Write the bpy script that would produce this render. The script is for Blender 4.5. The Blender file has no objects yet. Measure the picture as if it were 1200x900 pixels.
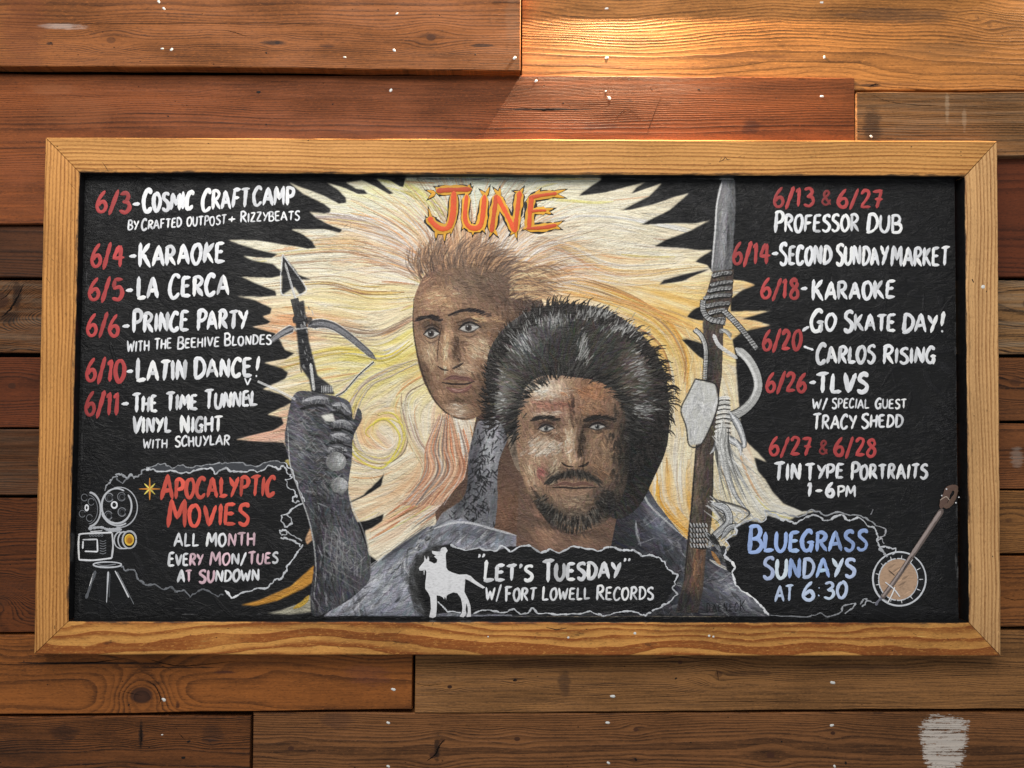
import bpy
import math
import random
import numpy as np
from mathutils import Vector, Matrix

# ------------------------------------------------------------------ viewpoint
F_PX = 867.0
POSE = (0.02164107, -0.00279693, 0.00377927, -0.02310741, -0.01106256, 1.72102956)
FW, FH = 2.23, 1.19674419


def _rot(a, b, c):
    ca, sa, cb, sb, cc, sc = math.cos(a), math.sin(a), math.cos(b), math.sin(b), math.cos(c), math.sin(c)
    Rx = np.array([[1, 0, 0], [0, ca, -sa], [0, sa, ca]])
    Ry = np.array([[cb, 0, sb], [0, 1, 0], [-sb, 0, cb]])
    Rz = np.array([[cc, -sc, 0], [sc, cc, 0], [0, 0, 1]])
    return Rz @ Ry @ Rx


ROT = _rot(*POSE[:3])
EYE = np.array(POSE[3:])


def P(pts, d=0.0):
    """measured photo coordinates -> metres on the plane d in front of the frame's face (x right, y up)"""
    a = np.atleast_2d(np.asarray(pts, float))
    q = np.stack([(a[:, 0] - 600) / F_PX, (450 - a[:, 1]) / F_PX, -np.ones(len(a))], 1)
    w = q @ ROT.T
    t = (d - EYE[2]) / w[:, 2]
    return np.stack([EYE[0] + t * w[:, 0], EYE[1] + t * w[:, 1]], 1)


D_BOARD = -0.024
BX0, BX1 = -1.040, 1.032
BY0, BY1 = -0.536, 0.527
SCL = 1000.0                       # texels per metre
IW, IH = int((BX1 - BX0) * SCL), int((BY1 - BY0) * SCL)


def W(x, y, d):
    """board frame (x right, y up, d out of the wall) -> world"""
    return (float(x), float(-d), float(y))


S = bpy.context.scene
COL = S.collection
cam_d = bpy.data.cameras.new("camera")
cam = bpy.data.objects.new("camera", cam_d)
COL.objects.link(cam)
cam_d.sensor_width = 36
cam_d.lens = F_PX / 1200 * 36
cam_d.clip_start, cam_d.clip_end = 0.05, 50
A = np.array([[1, 0, 0], [0, 0, -1], [0, 1, 0]], float)      # board frame -> world
M4 = Matrix((A @ ROT).tolist()).to_4x4()
M4.translation = Vector(W(EYE[0], EYE[1], EYE[2]))
cam.matrix_world = M4
S.camera = cam

# ------------------------------------------------------------------ light and exposure
S.view_settings.view_transform = 'Standard'
S.view_settings.look = 'None'
S.view_settings.exposure = 0.0
S.view_settings.gamma = 1.0
world = bpy.data.worlds.new("World")
S.world = world
world.use_nodes = True
bg = world.node_tree.nodes["Background"]
bg.inputs[0].default_value = (0.93, 0.97, 1.0, 1)
bg.inputs[1].default_value = 0.32


def lamp(name, kind, loc, energy, color, **kw):
    l = bpy.data.lights.new(name, kind)
    o = bpy.data.objects.new(name, l)
    COL.objects.link(o)
    o.location = loc
    l.energy = energy
    l.color = color
    for k, v in kw.items():
        setattr(l, k, v)
    return o


# open daylight falling on the wall from above and in front
key = lamp("daylight", 'AREA', (-0.5, -2.2, 2.3), 112, (1.0, 0.965, 0.92), shape='RECTANGLE', size=3.0, size_y=1.6)
key.rotation_euler = (Vector((0, 0, 0)) - Vector(key.location)).to_track_quat('-Z', 'Y').to_euler()
# warm lamp tucked against the wall above the sign, raking down the planks
_p = P([(742, -130)], -0.002)[0]
lamp("wall_lamp_glow", 'POINT', W(_p[0], _p[1], -0.002), 125.0, (1.0, 0.76, 0.50), shadow_soft_size=0.004)
_p = P([(1320, -70)], -0.008)[0]
lamp("wall_lamp_glow", 'POINT', W(_p[0], _p[1], -0.008), 9.0, (1.0, 0.74, 0.46), shadow_soft_size=0.004)


# ------------------------------------------------------------------ the painted picture on the board
rng = np.random.default_rng(7)
CAN = np.zeros((IH, IW, 3), np.float32)
HGT = np.zeros((IH, IW), np.float32)


def T(pts):
    b = P(pts, D_BOARD)
    return np.stack([(b[:, 0] - BX0) * SCL, (BY1 - b[:, 1]) * SCL], 1)


K = 1.98                                # texels per measured unit, roughly


def smooth(pts, n):
    p = np.asarray(pts, float)
    if len(p) < 3:
        t = np.linspace(0, 1, n)[:, None]
        return p[0] * (1 - t) + p[-1] * t
    q = np.vstack([2 * p[0] - p[1], p, 2 * p[-1] - p[-2]])
    s = np.linspace(0, len(p) - 1 - 1e-6, n)
    i = s.astype(int)
    t = (s - i)[:, None]
    a, b, c, d = q[i], q[i + 1], q[i + 2], q[i + 3]
    return 0.5 * ((2 * b) + (c - a) * t + (2 * a - 5 * b + 4 * c - d) * t * t + (3 * b - a - 3 * c + d) * t ** 3)


def blur(a, r):
    r = int(r)
    if r < 1:
        return a
    for _ in range(3):
        for ax in (0, 1):
            n = a.shape[ax]
            c = np.cumsum(a, axis=ax, dtype=np.float64)
            z = np.zeros_like(np.take(c, [0], axis=ax))
            c = np.concatenate([z, c], axis=ax)
            hi = np.minimum(np.arange(n) + r + 1, n)
            lo = np.maximum(np.arange(n) - r, 0)
            cnt = (hi - lo).astype(float)
            cnt = cnt[:, None] if ax == 0 else cnt[None, :]
            a = ((np.take(c, hi, axis=ax) - np.take(c, lo, axis=ax)) / cnt).astype(np.float32)
    return a


def inside(pts, curve=False, n=6):
    """boolean mask of a closed outline given in measured coordinates"""
    if curve:
        p = list(pts) + [pts[0]]
        pts = smooth(p, n * len(p))
    q = T(pts)
    m = np.zeros((IH, IW), bool)
    x0, x1 = q[:, 0], np.roll(q[:, 0], -1)
    y0, y1 = q[:, 1], np.roll(q[:, 1], -1)
    for r in range(max(0, int(q[:, 1].min())), min(IH, int(q[:, 1].max()) + 2)):
        y = r + .5
        c = ((y0 <= y) & (y1 > y)) | ((y1 <= y) & (y0 > y))
        xs = np.sort(x0[c] + (y - y0[c]) / (y1[c] - y0[c]) * (x1[c] - x0[c]))
        for a, b in zip(xs[::2], xs[1::2]):
            m[r, max(0, int(round(a))):max(0, int(round(b)))] = True
    return m


def fill(mask, col, alpha=1.0, h=None):
    a = (mask.astype(np.float32) * alpha)[..., None]
    CAN[:] = CAN * (1 - a) + np.array(col, np.float32) * a


def stroke(pts, w, col, alpha=1.0, taper=0.5, bristle=0.25, mask=None, w1=None, dens=1.0, jit=0.0, h=0.5, raw=False):
    """one brush stroke: rows of bristles laid along a smooth path"""
    q = np.asarray(pts, float) if raw else T(pts)
    L = np.hypot(*np.diff(q, axis=0).T).sum()
    n = max(4, int(L * 1.5 * dens))
    c = smooth(q, n)
    d = np.gradient(c, axis=0)
    d /= np.hypot(d[:, 0], d[:, 1])[:, None] + 1e-9
    nr = np.stack([-d[:, 1], d[:, 0]], 1)
    s = np.linspace(0, 1, n)
    ww = (w + ((w if w1 is None else w1) - w) * s) * K / 2
    if taper:
        ww = ww * np.clip(np.minimum(s, 1 - s) / max(taper, 1e-3) * 2, 0.12, 1) ** .7
    m = max(2, int(w * K * 1.6))
    lat = np.linspace(-1, 1, m)
    off = nr[:, None, :] * (lat[None, :, None] * ww[:, None, None])
    xy = c[:, None, :] + off
    if jit:
        xy = xy + rng.normal(0, jit * K, xy.shape)
    x = xy[..., 0].ravel().astype(int)
    y = xy[..., 1].ravel().astype(int)
    br = 1 + bristle * rng.normal(0, 1, (1, m)) * .5 + bristle * .15 * rng.normal(0, 1, (n, 1))
    colr = np.clip(np.array(col)[None, None, :] * br[..., None], 0, 1).reshape(-1, 3)
    al = np.full((n, m), alpha, np.float32)
    if bristle:
        al = al * np.clip(1 - bristle * 1.2 * rng.random((1, m)) * (0.3 + s[:, None]), 0, 1)
    al = al.ravel()
    ok = (x >= 0) & (x < IW) & (y >= 0) & (y < IH)
    x, y, al, colr = x[ok], y[ok], al[ok], colr[ok]
    if mask is not None:
        al = al * mask[y, x]
    CAN[y, x] = CAN[y, x] * (1 - al[:, None]) + colr * al[:, None]
    HGT[y, x] = HGT[y, x] * .6 + h * al * (br.repeat(n, 0) if br.shape[0] == 1 else br).ravel()[ok]


def mixcol(*cw):
    c = np.array([a for a, _ in cw], float)
    w = np.array([b for _, b in cw], float)
    return (c * w[:, None]).sum(0) / w.sum()


# ---- black ground, brushed
CAN[:] = (0.085, 0.085, 0.092)
for i in range(2600):
    x, y = rng.uniform(80, 1140), rng.uniform(198, 732)
    a = rng.normal(0.2, .9)
    l = rng.uniform(10, 45)
    v = rng.choice([0.06, 0.085, 0.10, 0.125])
    stroke([(x, y), (x + l * .5 * math.cos(a), y + l * .5 * math.sin(a) + rng.normal(0, 2)), (x + l * math.cos(a), y + l * math.sin(a))],
           rng.uniform(2, 7), (v, v, v * 1.09), .45, bristle=.5, h=rng.uniform(.2, .9))

for i in range(260):
    x, y = rng.uniform(95, 1120), rng.uniform(205, 722)
    a = rng.normal(.4, .9)
    l = rng.uniform(15, 60)
    v = rng.uniform(.16, .26)
    stroke([(x, y), (x + l * .5 * math.cos(a), y + l * .5 * math.sin(a) + rng.normal(0, 3)), (x + l * math.cos(a), y + l * math.sin(a))], rng.uniform(1, 9), (v, v, v * 1.05), rng.uniform(.08, .3), bristle=.9, h=.6)
# ---- the pale burst and its spikes
BURST = [(476, 208), (473, 220), (468, 219), (457, 212), (441, 209), (452, 219), (462, 227), (456, 228), (440, 219), (424, 211), (405, 214), (418, 221), (427, 222), (432, 228), (420, 228),
         (400, 219), (383, 214), (396, 222), (405, 231), (406, 238), (397, 239), (380, 230), (360, 222), (339, 214), (355, 227), (380, 239), (388, 245),
         (386, 250), (378, 250), (362, 248), (372, 256), (390, 265), (402, 269), (398, 273), (380, 269), (360, 269), (342, 269),
         (356, 275), (366, 283), (371, 291), (360, 292), (340, 288), (300, 282), (266, 281), (280, 286), (300, 292), (326, 298), (318, 303),
         (300, 302), (285, 300), (296, 305), (320, 309), (330, 318), (345, 320), (366, 328), (348, 328), (330, 323), (318, 326), (298, 325), (282, 324), (300, 332), (323, 341),
         (324, 347), (305, 348), (277, 347), (300, 352), (319, 361), (317, 368), (308, 371), (318, 377), (314, 380),
         (296, 383), (322, 390), (330, 402), (334, 410), (346, 414), (335, 421), (309, 425), (330, 431), (338, 437), (334, 444), (308, 456), (330, 462), (345, 471),
         (330, 478), (313, 486), (330, 489), (333, 497), (320, 505), (276, 515), (300, 517), (332, 518), (345, 540),
         (372, 590), (405, 590), (425, 580), (440, 566), (451, 554), (447, 570), (428, 582), (410, 590), (412, 612), (430, 610), (450, 602), (448, 611), (436, 619),
         (428, 622), (432, 650), (448, 660), (600, 722), (850, 722), (870, 640), (935, 604), (960, 598), (940, 600), (918, 590), (905, 576), (897, 562), (888, 552),
         (884, 536), (899, 542), (888, 530), (875, 518), (868, 498), (862, 420), (858, 398), (868, 390), (880, 386), (903, 381), (885, 376), (868, 374), (903, 364), (880, 365), (856, 365),
         (856, 350), (870, 340), (885, 334), (872, 330), (858, 328), (845, 328), (832, 315), (800, 330), (772, 334), (778, 328), (800, 322), (832, 315), (828, 311), (814, 307), (820, 302), (835, 293),
         (820, 293), (800, 291), (766, 289), (780, 281), (805, 272), (833, 258), (815, 262), (790, 262), (751, 264), (760, 258), (785, 246), (808, 226),
         (790, 231), (765, 240), (740, 246), (726, 248), (740, 240), (760, 230), (775, 215), (762, 220), (739, 228), (745, 220), (757, 213), (735, 219), (710, 226), (678, 230),
         (683, 225), (695, 216), (705, 210), (700, 206), (600, 206)]
BM = inside(BURST)
FING = [[(804, 372), (812, 363), (826, 357), (838, 356), (838, 374), (820, 376)], [(798, 398), (806, 397), (822, 402), (836, 410), (836, 424), (822, 420), (812, 412)]]
for f in FING:
    BM &= ~inside(f, True)
BMf = blur(BM.astype(np.float32), 1)
zones = [((470, 230), 60, (.86, .85, .70)), ((560, 215), 70, (.80, .82, .72)), ((650, 215), 60, (.88, .86, .70)), ((420, 260), 60, (.89, .86, .76)), ((350, 250), 60, (.86, .85, .74)),
         ((330, 310), 60, (.88, .85, .73)), ((400, 320), 70, (.91, .82, .66)), ((340, 400), 60, (.91, .80, .65)), ((320, 390), 30, (.90, .66, .48)), ((430, 380), 50, (.91, .80, .63)),
         ((460, 420), 40, (.88, .80, .50)), ((400, 440), 50, (.92, .82, .55)), ((440, 500), 40, (.87, .82, .74)), ((430, 500), 14, (.85, .47, .28)), ((480, 560), 60, (.90, .82, .66)),
         ((430, 540), 50, (.92, .80, .62)), ((470, 600), 60, (.92, .84, .72)), ((530, 540), 40, (.91, .80, .70)), ((680, 260), 60, (.90, .84, .72)), ((760, 250), 60, (.89, .83, .70)),
         ((720, 300), 60, (.90, .83, .71)), ((800, 280), 60, (.89, .82, .68)), ((780, 330), 50, (.92, .80, .56)), ((700, 345), 40, (.91, .74, .50)), ((640, 300), 40, (.84, .68, .52)),
         ((790, 400), 50, (.92, .70, .36)), ((820, 370), 40, (.91, .72, .40)), ((800, 450), 50, (.91, .78, .56)), ((790, 520), 50, (.91, .82, .66)), ((780, 590), 40, (.92, .86, .78)), ((790, 610), 25, (.93, .66, .27)),
         ((870, 530), 40, (.86, .84, .78)), ((900, 590), 40, (.88, .86, .80)), ((850, 580), 30, (.90, .80, .58)), ((890, 340), 30, (.93, .64, .30)), ((890, 372), 22, (.94, .66, .40)),
         ((892, 538), 14, (.93, .60, .36)), ((330, 508), 30, (.86, .66, .56)), ((330, 500), 12, (.85, .45, .30))]
zc = np.array([z[0] for z in zones], float)
zr = np.array([z[1] for z in zones], float)
zk = np.array([z[2] for z in zones], float)


def zone(p):
    w = np.exp(-((p[0] - zc[:, 0]) ** 2 + (p[1] - zc[:, 1]) ** 2) / (zr * .8) ** 2) / zr + 1e-9
    c = (zk * w[:, None]).sum(0) / w.sum()
    return np.clip(c * .84 + c.max() * .16 + .055, 0, .98)


guides = [[(515, 318), (470, 272), (420, 256), (340, 250)], [(495, 325), (450, 302), (400, 290), (290, 300)], [(488, 340), (430, 340), (380, 332), (290, 340)],
          [(485, 370), (440, 392), (390, 386), (300, 378)], [(487, 395), (450, 418), (400, 414), (320, 430)], [(490, 425), (455, 437), (425, 455), (408, 490), (417, 528), (447, 542), (468, 528), (474, 505), (458, 488), (440, 492), (436, 505), (446, 514)],
          [(500, 450), (476, 470), (482, 510), (500, 550), (480, 588), (440, 610)], [(520, 500), (511, 540), (505, 580), (470, 606), (430, 628)], [(540, 500), (548, 540), (530, 580), (480, 620)],
          [(600, 300), (650, 292), (720, 322), (830, 312)], [(600, 322), (690, 338), (770, 372), (802, 420), (800, 470)], [(630, 262), (690, 250), (760, 262), (830, 276)], [(640, 235), (700, 240), (800, 228)],
          [(640, 340), (720, 350), (790, 372), (835, 392)], [(800, 430), (812, 490), (806, 560), (815, 620)], [(770, 560), (775, 600), (820, 640)], [(560, 300), (540, 262), (480, 222), (430, 212)],
          [(580, 290), (600, 240), (660, 212), (740, 216)], [(480, 209), (580, 208), (690, 209)], [(860, 480), (870, 540), (900, 590), (950, 602)], [(845, 560), (860, 600), (880, 625)], [(400, 560), (440, 560), (480, 540)],
          [(860, 335), (890, 334)], [(858, 372), (900, 372)], [(560, 296), (566, 268), (600, 250)], [(800, 300), (830, 300)]]
gp, gt = [], []
for g in guides:
    c = smooth(g, 30)
    d = np.gradient(c, axis=0)
    d /= np.hypot(d[:, 0], d[:, 1])[:, None]
    gp.append(c)
    gt.append(d)
gp, gt = np.vstack(gp), np.vstack(gt)


def flow(p, prev=None):
    w = 1 / (((gp - p) ** 2).sum(1) + 9) ** 1.6
    c2 = (w * (gt[:, 0] ** 2 - gt[:, 1] ** 2)).sum()
    s2 = (w * 2 * gt[:, 0] * gt[:, 1]).sum()
    a = .5 * math.atan2(s2, c2)
    v = np.array([math.cos(a), math.sin(a)])
    if prev is not None and v @ prev < 0:
        v = -v
    return v


def walk(p, L, st=7.0):
    out = [np.array(p, float)]
    v = flow(out[0])
    if rng.random() < .5:
        v = -v
    for _ in range(int(L / st) + 1):
        v = flow(out[-1], v)
        out.append(out[-1] + v * st)
    return out


fill(BMf, (.92, .87, .76))
ys, xs = np.nonzero(BM[::6, ::6])
cand = np.stack([xs * 6 / SCL + BX0, BY1 - ys * 6 / SCL], 1)
# board metres -> measured coordinates, for sampling inside the burst
_g = T([(300, 300), (900, 300), (300, 600)])
A0 = np.linalg.inv(np.array([(_g[1] - _g[0]) / 600, (_g[2] - _g[0]) / 300]).T)


def back(tx, ty):
    return A0 @ (np.array([tx, ty]) - _g[0]) + np.array([300, 300])


idx = rng.permutation(len(xs))
acc = [(.93, .91, .86), (.88, .62, .40), (.87, .78, .36), (.58, .42, .33), (.95, .94, .90), (.66, .58, .52), (.90, .72, .55), (.84, .50, .30)]
tot = 0
for k in range(7500):
    i = idx[k % len(idx)]
    p = back(xs[i] * 6 + rng.uniform(-3, 3), ys[i] * 6 + rng.uniform(-3, 3))
    ph = k / 7500
    c = zone(p) * rng.normal(1, .035)
    if ph < .45:
        stroke(walk(p, rng.uniform(20, 50)), rng.uniform(5, 10), c, .55, mask=BMf, bristle=.16, dens=.8, h=.5)
    elif ph < .91:
        stroke(walk(p, rng.uniform(15, 60)), rng.uniform(1.5, 5), c * rng.normal(1, .05), .55, mask=BMf, bristle=.22, h=.7)
    else:
        near = math.exp(-(((p[0] - 500) / 190) ** 2 + ((p[1] - 400) / 170) ** 2)) + .25
        if rng.random() < near:
            a = acc[rng.integers(len(acc))]
            stroke(walk(p, rng.uniform(20, 80)), rng.uniform(.8, 2.4), a, rng.uniform(.3, .7), mask=BMf, bristle=.3, h=.9)
def planes(items, mask, seed=3):
    """broken brush planes of light and shade"""
    r = np.random.default_rng(seed)
    mf = blur(mask.astype(np.float32), 1)
    for (cx, cy, sx, sy, ang, col, n) in items:
        for _ in range(n):
            x, y = cx + r.normal(0, sx * .5), cy + r.normal(0, sy * .5)
            a = ang + r.normal(0, .22)
            l = r.uniform(4, 12)
            c = np.clip(np.array(col) * r.normal(1, .10), 0, 1)
            stroke([(x - l / 2 * math.cos(a), y - l / 2 * math.sin(a)), (x + r.normal(0, .6), y + r.normal(0, .6)), (x + l / 2 * math.cos(a), y + l / 2 * math.sin(a))], r.uniform(1.2, 3.4), c, r.uniform(.3, .7), mask=mf, bristle=.6, h=.9)


for k in range(620):      # soft warm passages near the heads and at the rim
    cx, cy, sx, sy, c = [(455, 285, 34, 16, (.95, .72, .50)), (330, 378, 18, 10, (.95, .66, .46)), (470, 470, 18, 30, (.94, .80, .52)), (640, 322, 50, 12, (.93, .70, .44)), (790, 405, 26, 44, (.96, .70, .30)), (800, 360, 30, 16, (.96, .74, .42)),
                         (420, 350, 50, 14, (.96, .86, .60)), (450, 590, 30, 16, (.95, .74, .56)), (785, 610, 20, 16, (.95, .66, .26)), (500, 560, 14, 30, (.94, .66, .50)), (430, 430, 30, 14, (.93, .84, .42)), (470, 240, 26, 14, (.93, .90, .62))][rng.integers(12)]
    p = (cx + rng.normal(0, sx), cy + rng.normal(0, sy))
    stroke(walk(p, rng.uniform(25, 70)), rng.uniform(4, 11), c, rng.uniform(.12, .34), mask=BMf, bristle=.3, taper=.9)
for k in range(260):
    p = (rng.uniform(330, 830), rng.uniform(212, 600))
    stroke(walk(p, rng.uniform(25, 80)), rng.uniform(2, 6), (.98, .965, .93), rng.uniform(.15, .45), mask=BMf, bristle=.5, taper=.9)
# swirl and hair arcs that stand out
for g, cs, n, sp, wd in [
    (guides[0], [(.62, .48, .42), (.88, .60, .40), (.93, .92, .92), (.93, .90, .86), (.80, .72, .70)], 34, 8, 2.0), (guides[1], [(.90, .62, .40), (.90, .80, .5), (.88, .78, .6), (.7, .5, .36)], 26, 8, 1.8),
    (guides[2], [(.88, .74, .42), (.62, .44, .3), (.93, .86, .7), (.9, .8, .5)], 24, 9, 1.7), (guides[3], [(.6, .5, .42), (.90, .86, .74), (.75, .68, .58), (.93, .9, .8)], 30, 9, 1.5),
    (guides[4], [(.88, .78, .30), (.88, .74, .40), (.92, .88, .76)], 22, 7, 3.0), (guides[5], [(.88, .80, .28), (.55, .48, .42), (.92, .88, .84), (.70, .52, .44), (.80, .76, .72), (.90, .82, .6)], 40, 6, 1.7),
    (guides[6], [(.86, .84, .80), (.60, .48, .42), (.92, .88, .80), (.93, .86, .70)], 30, 8, 1.7), (guides[7], [(.55, .34, .24), (.80, .40, .22), (.75, .72, .40), (.93, .84, .78), (.90, .66, .50)], 34, 7, 2.2),
    (guides[8], [(.92, .66, .52), (.93, .84, .76), (.55, .50, .48), (.90, .50, .30), (.96, .93, .9)], 34, 6, 1.8), (guides[9], [(.90, .86, .82), (.62, .48, .38), (.88, .72, .48), (.93, .9, .86)], 26, 12, 1.8),
    (guides[10], [(.92, .66, .30), (.93, .76, .45), (.90, .60, .30), (.93, .86, .7), (.55, .40, .28)], 42, 12, 2.2), (guides[11], [(.93, .92, .90), (.90, .86, .76)], 16, 8, 2.2), (guides[12], [(.88, .84, .52), (.93, .9, .8)], 12, 7, 2.6),
    (guides[13], [(.90, .60, .34), (.93, .76, .48), (.85, .66, .42)], 26, 9, 1.9), (guides[15], [(.92, .64, .22), (.93, .74, .36), (.95, .90, .8)], 20, 6, 2.2), (guides[16], [(.86, .82, .46), (.80, .76, .40), (.93, .91, .88)], 26, 10, 3.0),
    (guides[18], [(.74, .78, .72), (.86, .84, .50), (.90, .90, .84), (.40, .46, .46)], 22, 5, 2.4)]:
    for _ in range(n):
        o = rng.normal(0, sp * .5, 2)
        gg = [(np.array(q) + o + rng.normal(0, 1.6, 2)) for q in g]
        a, b = sorted(rng.uniform(0, 1, 2))
        if b - a < .25:
            continue
        c = smooth(gg, 40)[int(a * 39):int(b * 39) + 1]
        if len(c) > 3:
            stroke(c, wd * rng.uniform(.4, 1.2), cs[rng.integers(len(cs))], rng.uniform(.45, .85), mask=BMf, bristle=.3, h=.8)

# gold slivers low on the left
for pl, c in (([(282, 709), (305, 703), (340, 688), (368, 662), (370, 680), (355, 690), (325, 704), (300, 710)], (.82, .58, .24)), ([(312, 719), (330, 715), (350, 708), (364, 697), (366, 717), (340, 720)], (.70, .68, .60)),
              ([(358, 632), (366, 612), (368, 630), (360, 638)], (.85, .66, .50)), ([(334, 540), (340, 538), (340, 547)], (.75, .68, .40))):
    m = blur(inside(pl).astype(np.float32), 1)
    fill(m, c)
    for _ in range(60):
        x, y = np.mean(pl, 0) + rng.normal(0, 14, 2)
        stroke([(x - 12, y + 5), (x, y), (x + 12, y - 6)], 2.5, np.array(c) * rng.uniform(.8, 1.2), .6, mask=m)
stroke([(344, 713), (356, 706), (362, 698)], 5, (.82, .64, .20), .9)


def dabs(mask, blobs, base, n, lmin, lmax, w0, w1, ang, var=.06, alpha=.6, seed=1):
    """fill a region with short dabs whose colour follows soft lights and darks of the sitter"""
    r = np.random.default_rng(seed)
    mf = blur(mask.astype(np.float32), 1)
    yy, xx = np.nonzero(mask)
    X = A0[0, 0] * (xx - _g[0, 0]) + A0[0, 1] * (yy - _g[0, 1]) + 300
    Y = A0[1, 0] * (xx - _g[0, 0]) + A0[1, 1] * (yy - _g[0, 1]) + 300
    F = np.tile(np.array(base, np.float32), (len(xx), 1))
    for (cx, cy, sx, sy, rot, col, a) in blobs:
        dx, dy = X - cx, Y - cy
        u, v = dx * math.cos(rot) + dy * math.sin(rot), -dx * math.sin(rot) + dy * math.cos(rot)
        g = (a * np.exp(-(u * u / (sx * sx) + v * v / (sy * sy))))[:, None]
        F = F * (1 - g) + np.array(col) * g
    CAN[yy, xx] = F
    for k in range(n):
        i = r.integers(len(xx))
        p = back(xx[i], yy[i])
        c = np.array(base, float)
        for (cx, cy, sx, sy, rot, col, a) in blobs:
            dx, dy = p[0] - cx, p[1] - cy
            u, v = dx * math.cos(rot) + dy * math.sin(rot), -dx * math.sin(rot) + dy * math.cos(rot)
            g = a * math.exp(-(u * u / (sx * sx) + v * v / (sy * sy)))
            c = c * (1 - g) + np.array(col) * g
        c = c * r.normal(1, var * 1.4) + r.normal(0, var * .15, 3)
        th = ang(p) + r.normal(0, .3)
        l = r.uniform(lmin, lmax) / 2
        d = np.array([math.cos(th), math.sin(th)]) * l
        q = np.array([d[1], -d[0]]) * r.normal(0, .12)
        f = 1 - .55 * k / n
        stroke([p - d, p + q, p + d], max(.8, r.uniform(w0, w1) * f), np.clip(c, 0, 1), alpha, mask=mf, bristle=.25, h=.6)


# ---- first sitter: a plain three-quarter head with swept-up fair hair
for k in range(420):
    t = rng.uniform(0, 1)
    x0, y0 = 486 + t * 128, 332 - 42 * math.sin(math.pi * min(1, t * .95 + .12)) + rng.normal(0, 4)
    a = math.radians(-128 + 98 * t) + rng.normal(0, .12)
    l = rng.uniform(14, 40) * (.5 + .6 * math.sin(math.pi * t))
    cs = [(.66, .50, .38), (.84, .66, .50), (.52, .40, .32), (.92, .80, .66), (.88, .64, .46), (.42, .34, .29)]
    stroke([(x0, y0), (x0 + l * .55 * math.cos(a), y0 + l * .55 * math.sin(a)), (x0 + l * math.cos(a + .35), y0 + l * math.sin(a + .35))], rng.uniform(1, 2.6), cs[rng.integers(6)], .65, mask=BMf, w1=.4, bristle=.3)
for k in range(700):
    t = rng.uniform(0, 1)
    x0, y0 = 484 + t * 140, 338 - 36 * math.sin(math.pi * min(1, t * .9 + .12)) + rng.normal(0, 5)
    a = math.radians(-168 + 160 * t ** .9) + rng.normal(0, .10)
    l = rng.uniform(35, 125)
    cs = [(.95, .90, .84), (.93, .84, .72), (.88, .70, .52), (.93, .90, .86), (.74, .62, .54), (.90, .62, .42), (.58, .46, .38), (.86, .82, .80)]
    b = a + (.35 if t > .5 else -.30)
    stroke([(x0, y0), (x0 + l * .5 * math.cos(a), y0 + l * .5 * math.sin(a)), (x0 + l * math.cos((a + b) / 2), y0 + l * math.sin((a + b) / 2))], rng.uniform(.8, 2.2), cs[rng.integers(8)], rng.uniform(.35, .75), mask=BMf, w1=.3, bristle=.3)
for k in range(150):
    t = rng.uniform(.1, .6)
    x0, y0 = 484 + t * 140, 330 - 40 * math.sin(math.pi * t)
    l = rng.uniform(20, 48)
    a = math.radians(-118 + 70 * t) + rng.normal(0, .1)
    stroke([(x0, y0), (x0 + l * math.cos(a), y0 + l * math.sin(a))], rng.uniform(.8, 2), [(.84, .62, .46), (.93, .80, .66), (.60, .46, .36)][rng.integers(3)], .6, mask=BMf, w1=.3)
W_HEAD = [(486, 346), (484, 372), (487, 405), (492, 432), (502, 458), (518, 480), (538, 491), (556, 490), (574, 474), (592, 440), (620, 420), (640, 380), (632, 345), (612, 318), (584, 302), (552, 298), (520, 304), (498, 322)]
wm = inside(W_HEAD, True)
SK, DK, LT = (.55, .43, .34), (.20, .155, .13), (.84, .69, .54)
dabs(inside([(560, 480), (612, 430), (620, 640), (515, 640), (510, 600), (545, 560), (552, 520)], False), [(560, 520, 20, 40, 0, DK, .6), (590, 600, 20, 30, 0, (.50, .36, .28), .8)], (.40, .31, .26), 700, 5, 14, 2, 4, lambda p: 1.3, seed=5)
dabs(wm, [(560, 330, 46, 22, -.1, (.44, .37, .31), .8), (620, 350, 30, 60, 0, (.26, .21, .19), .9), (500, 325, 16, 16, 0, (.48, .36, .31), .7), (515, 348, 24, 14, 0, (.80, .62, .48), .75), (545, 340, 20, 9, 0, (.60, .50, .42), .5),
          (506, 383, 13, 8, 0, DK, .8), (550, 380, 18, 8, 0, DK, .75), (524, 400, 5, 26, .08, LT, .75), (534, 412, 5, 15, 0, DK, .5), (524, 427, 8, 5, 0, (.82, .68, .54), .85), (503, 412, 10, 16, 0, (.76, .64, .52), .8),
          (562, 408, 20, 14, 0, (.80, .67, .55), .85), (562, 372, 20, 5, 0, (.74, .58, .44), .6), (580, 345, 20, 16, 0, (.40, .31, .26), .6), (548, 432, 12, 10, .3, (.78, .65, .54), .7), (541, 436, 4, 8, 0, DK, .3), (584, 400, 14, 40, .5, (.40, .30, .23), .7), (575, 452, 14, 30, .5, (.30, .23, .19), .7), (540, 446, 14, 5, 0, (.56, .44, .36), .5), (534, 480, 15, 8, 0, (.78, .66, .56), .85),
          (537, 470, 18, 3, 0, DK, .6), (497, 440, 6, 24, -.3, DK, .5)], SK, 3200, 4, 11, 1.5, 4, lambda p: 1.2 if p[0] < 530 else .9, seed=2)


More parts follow.
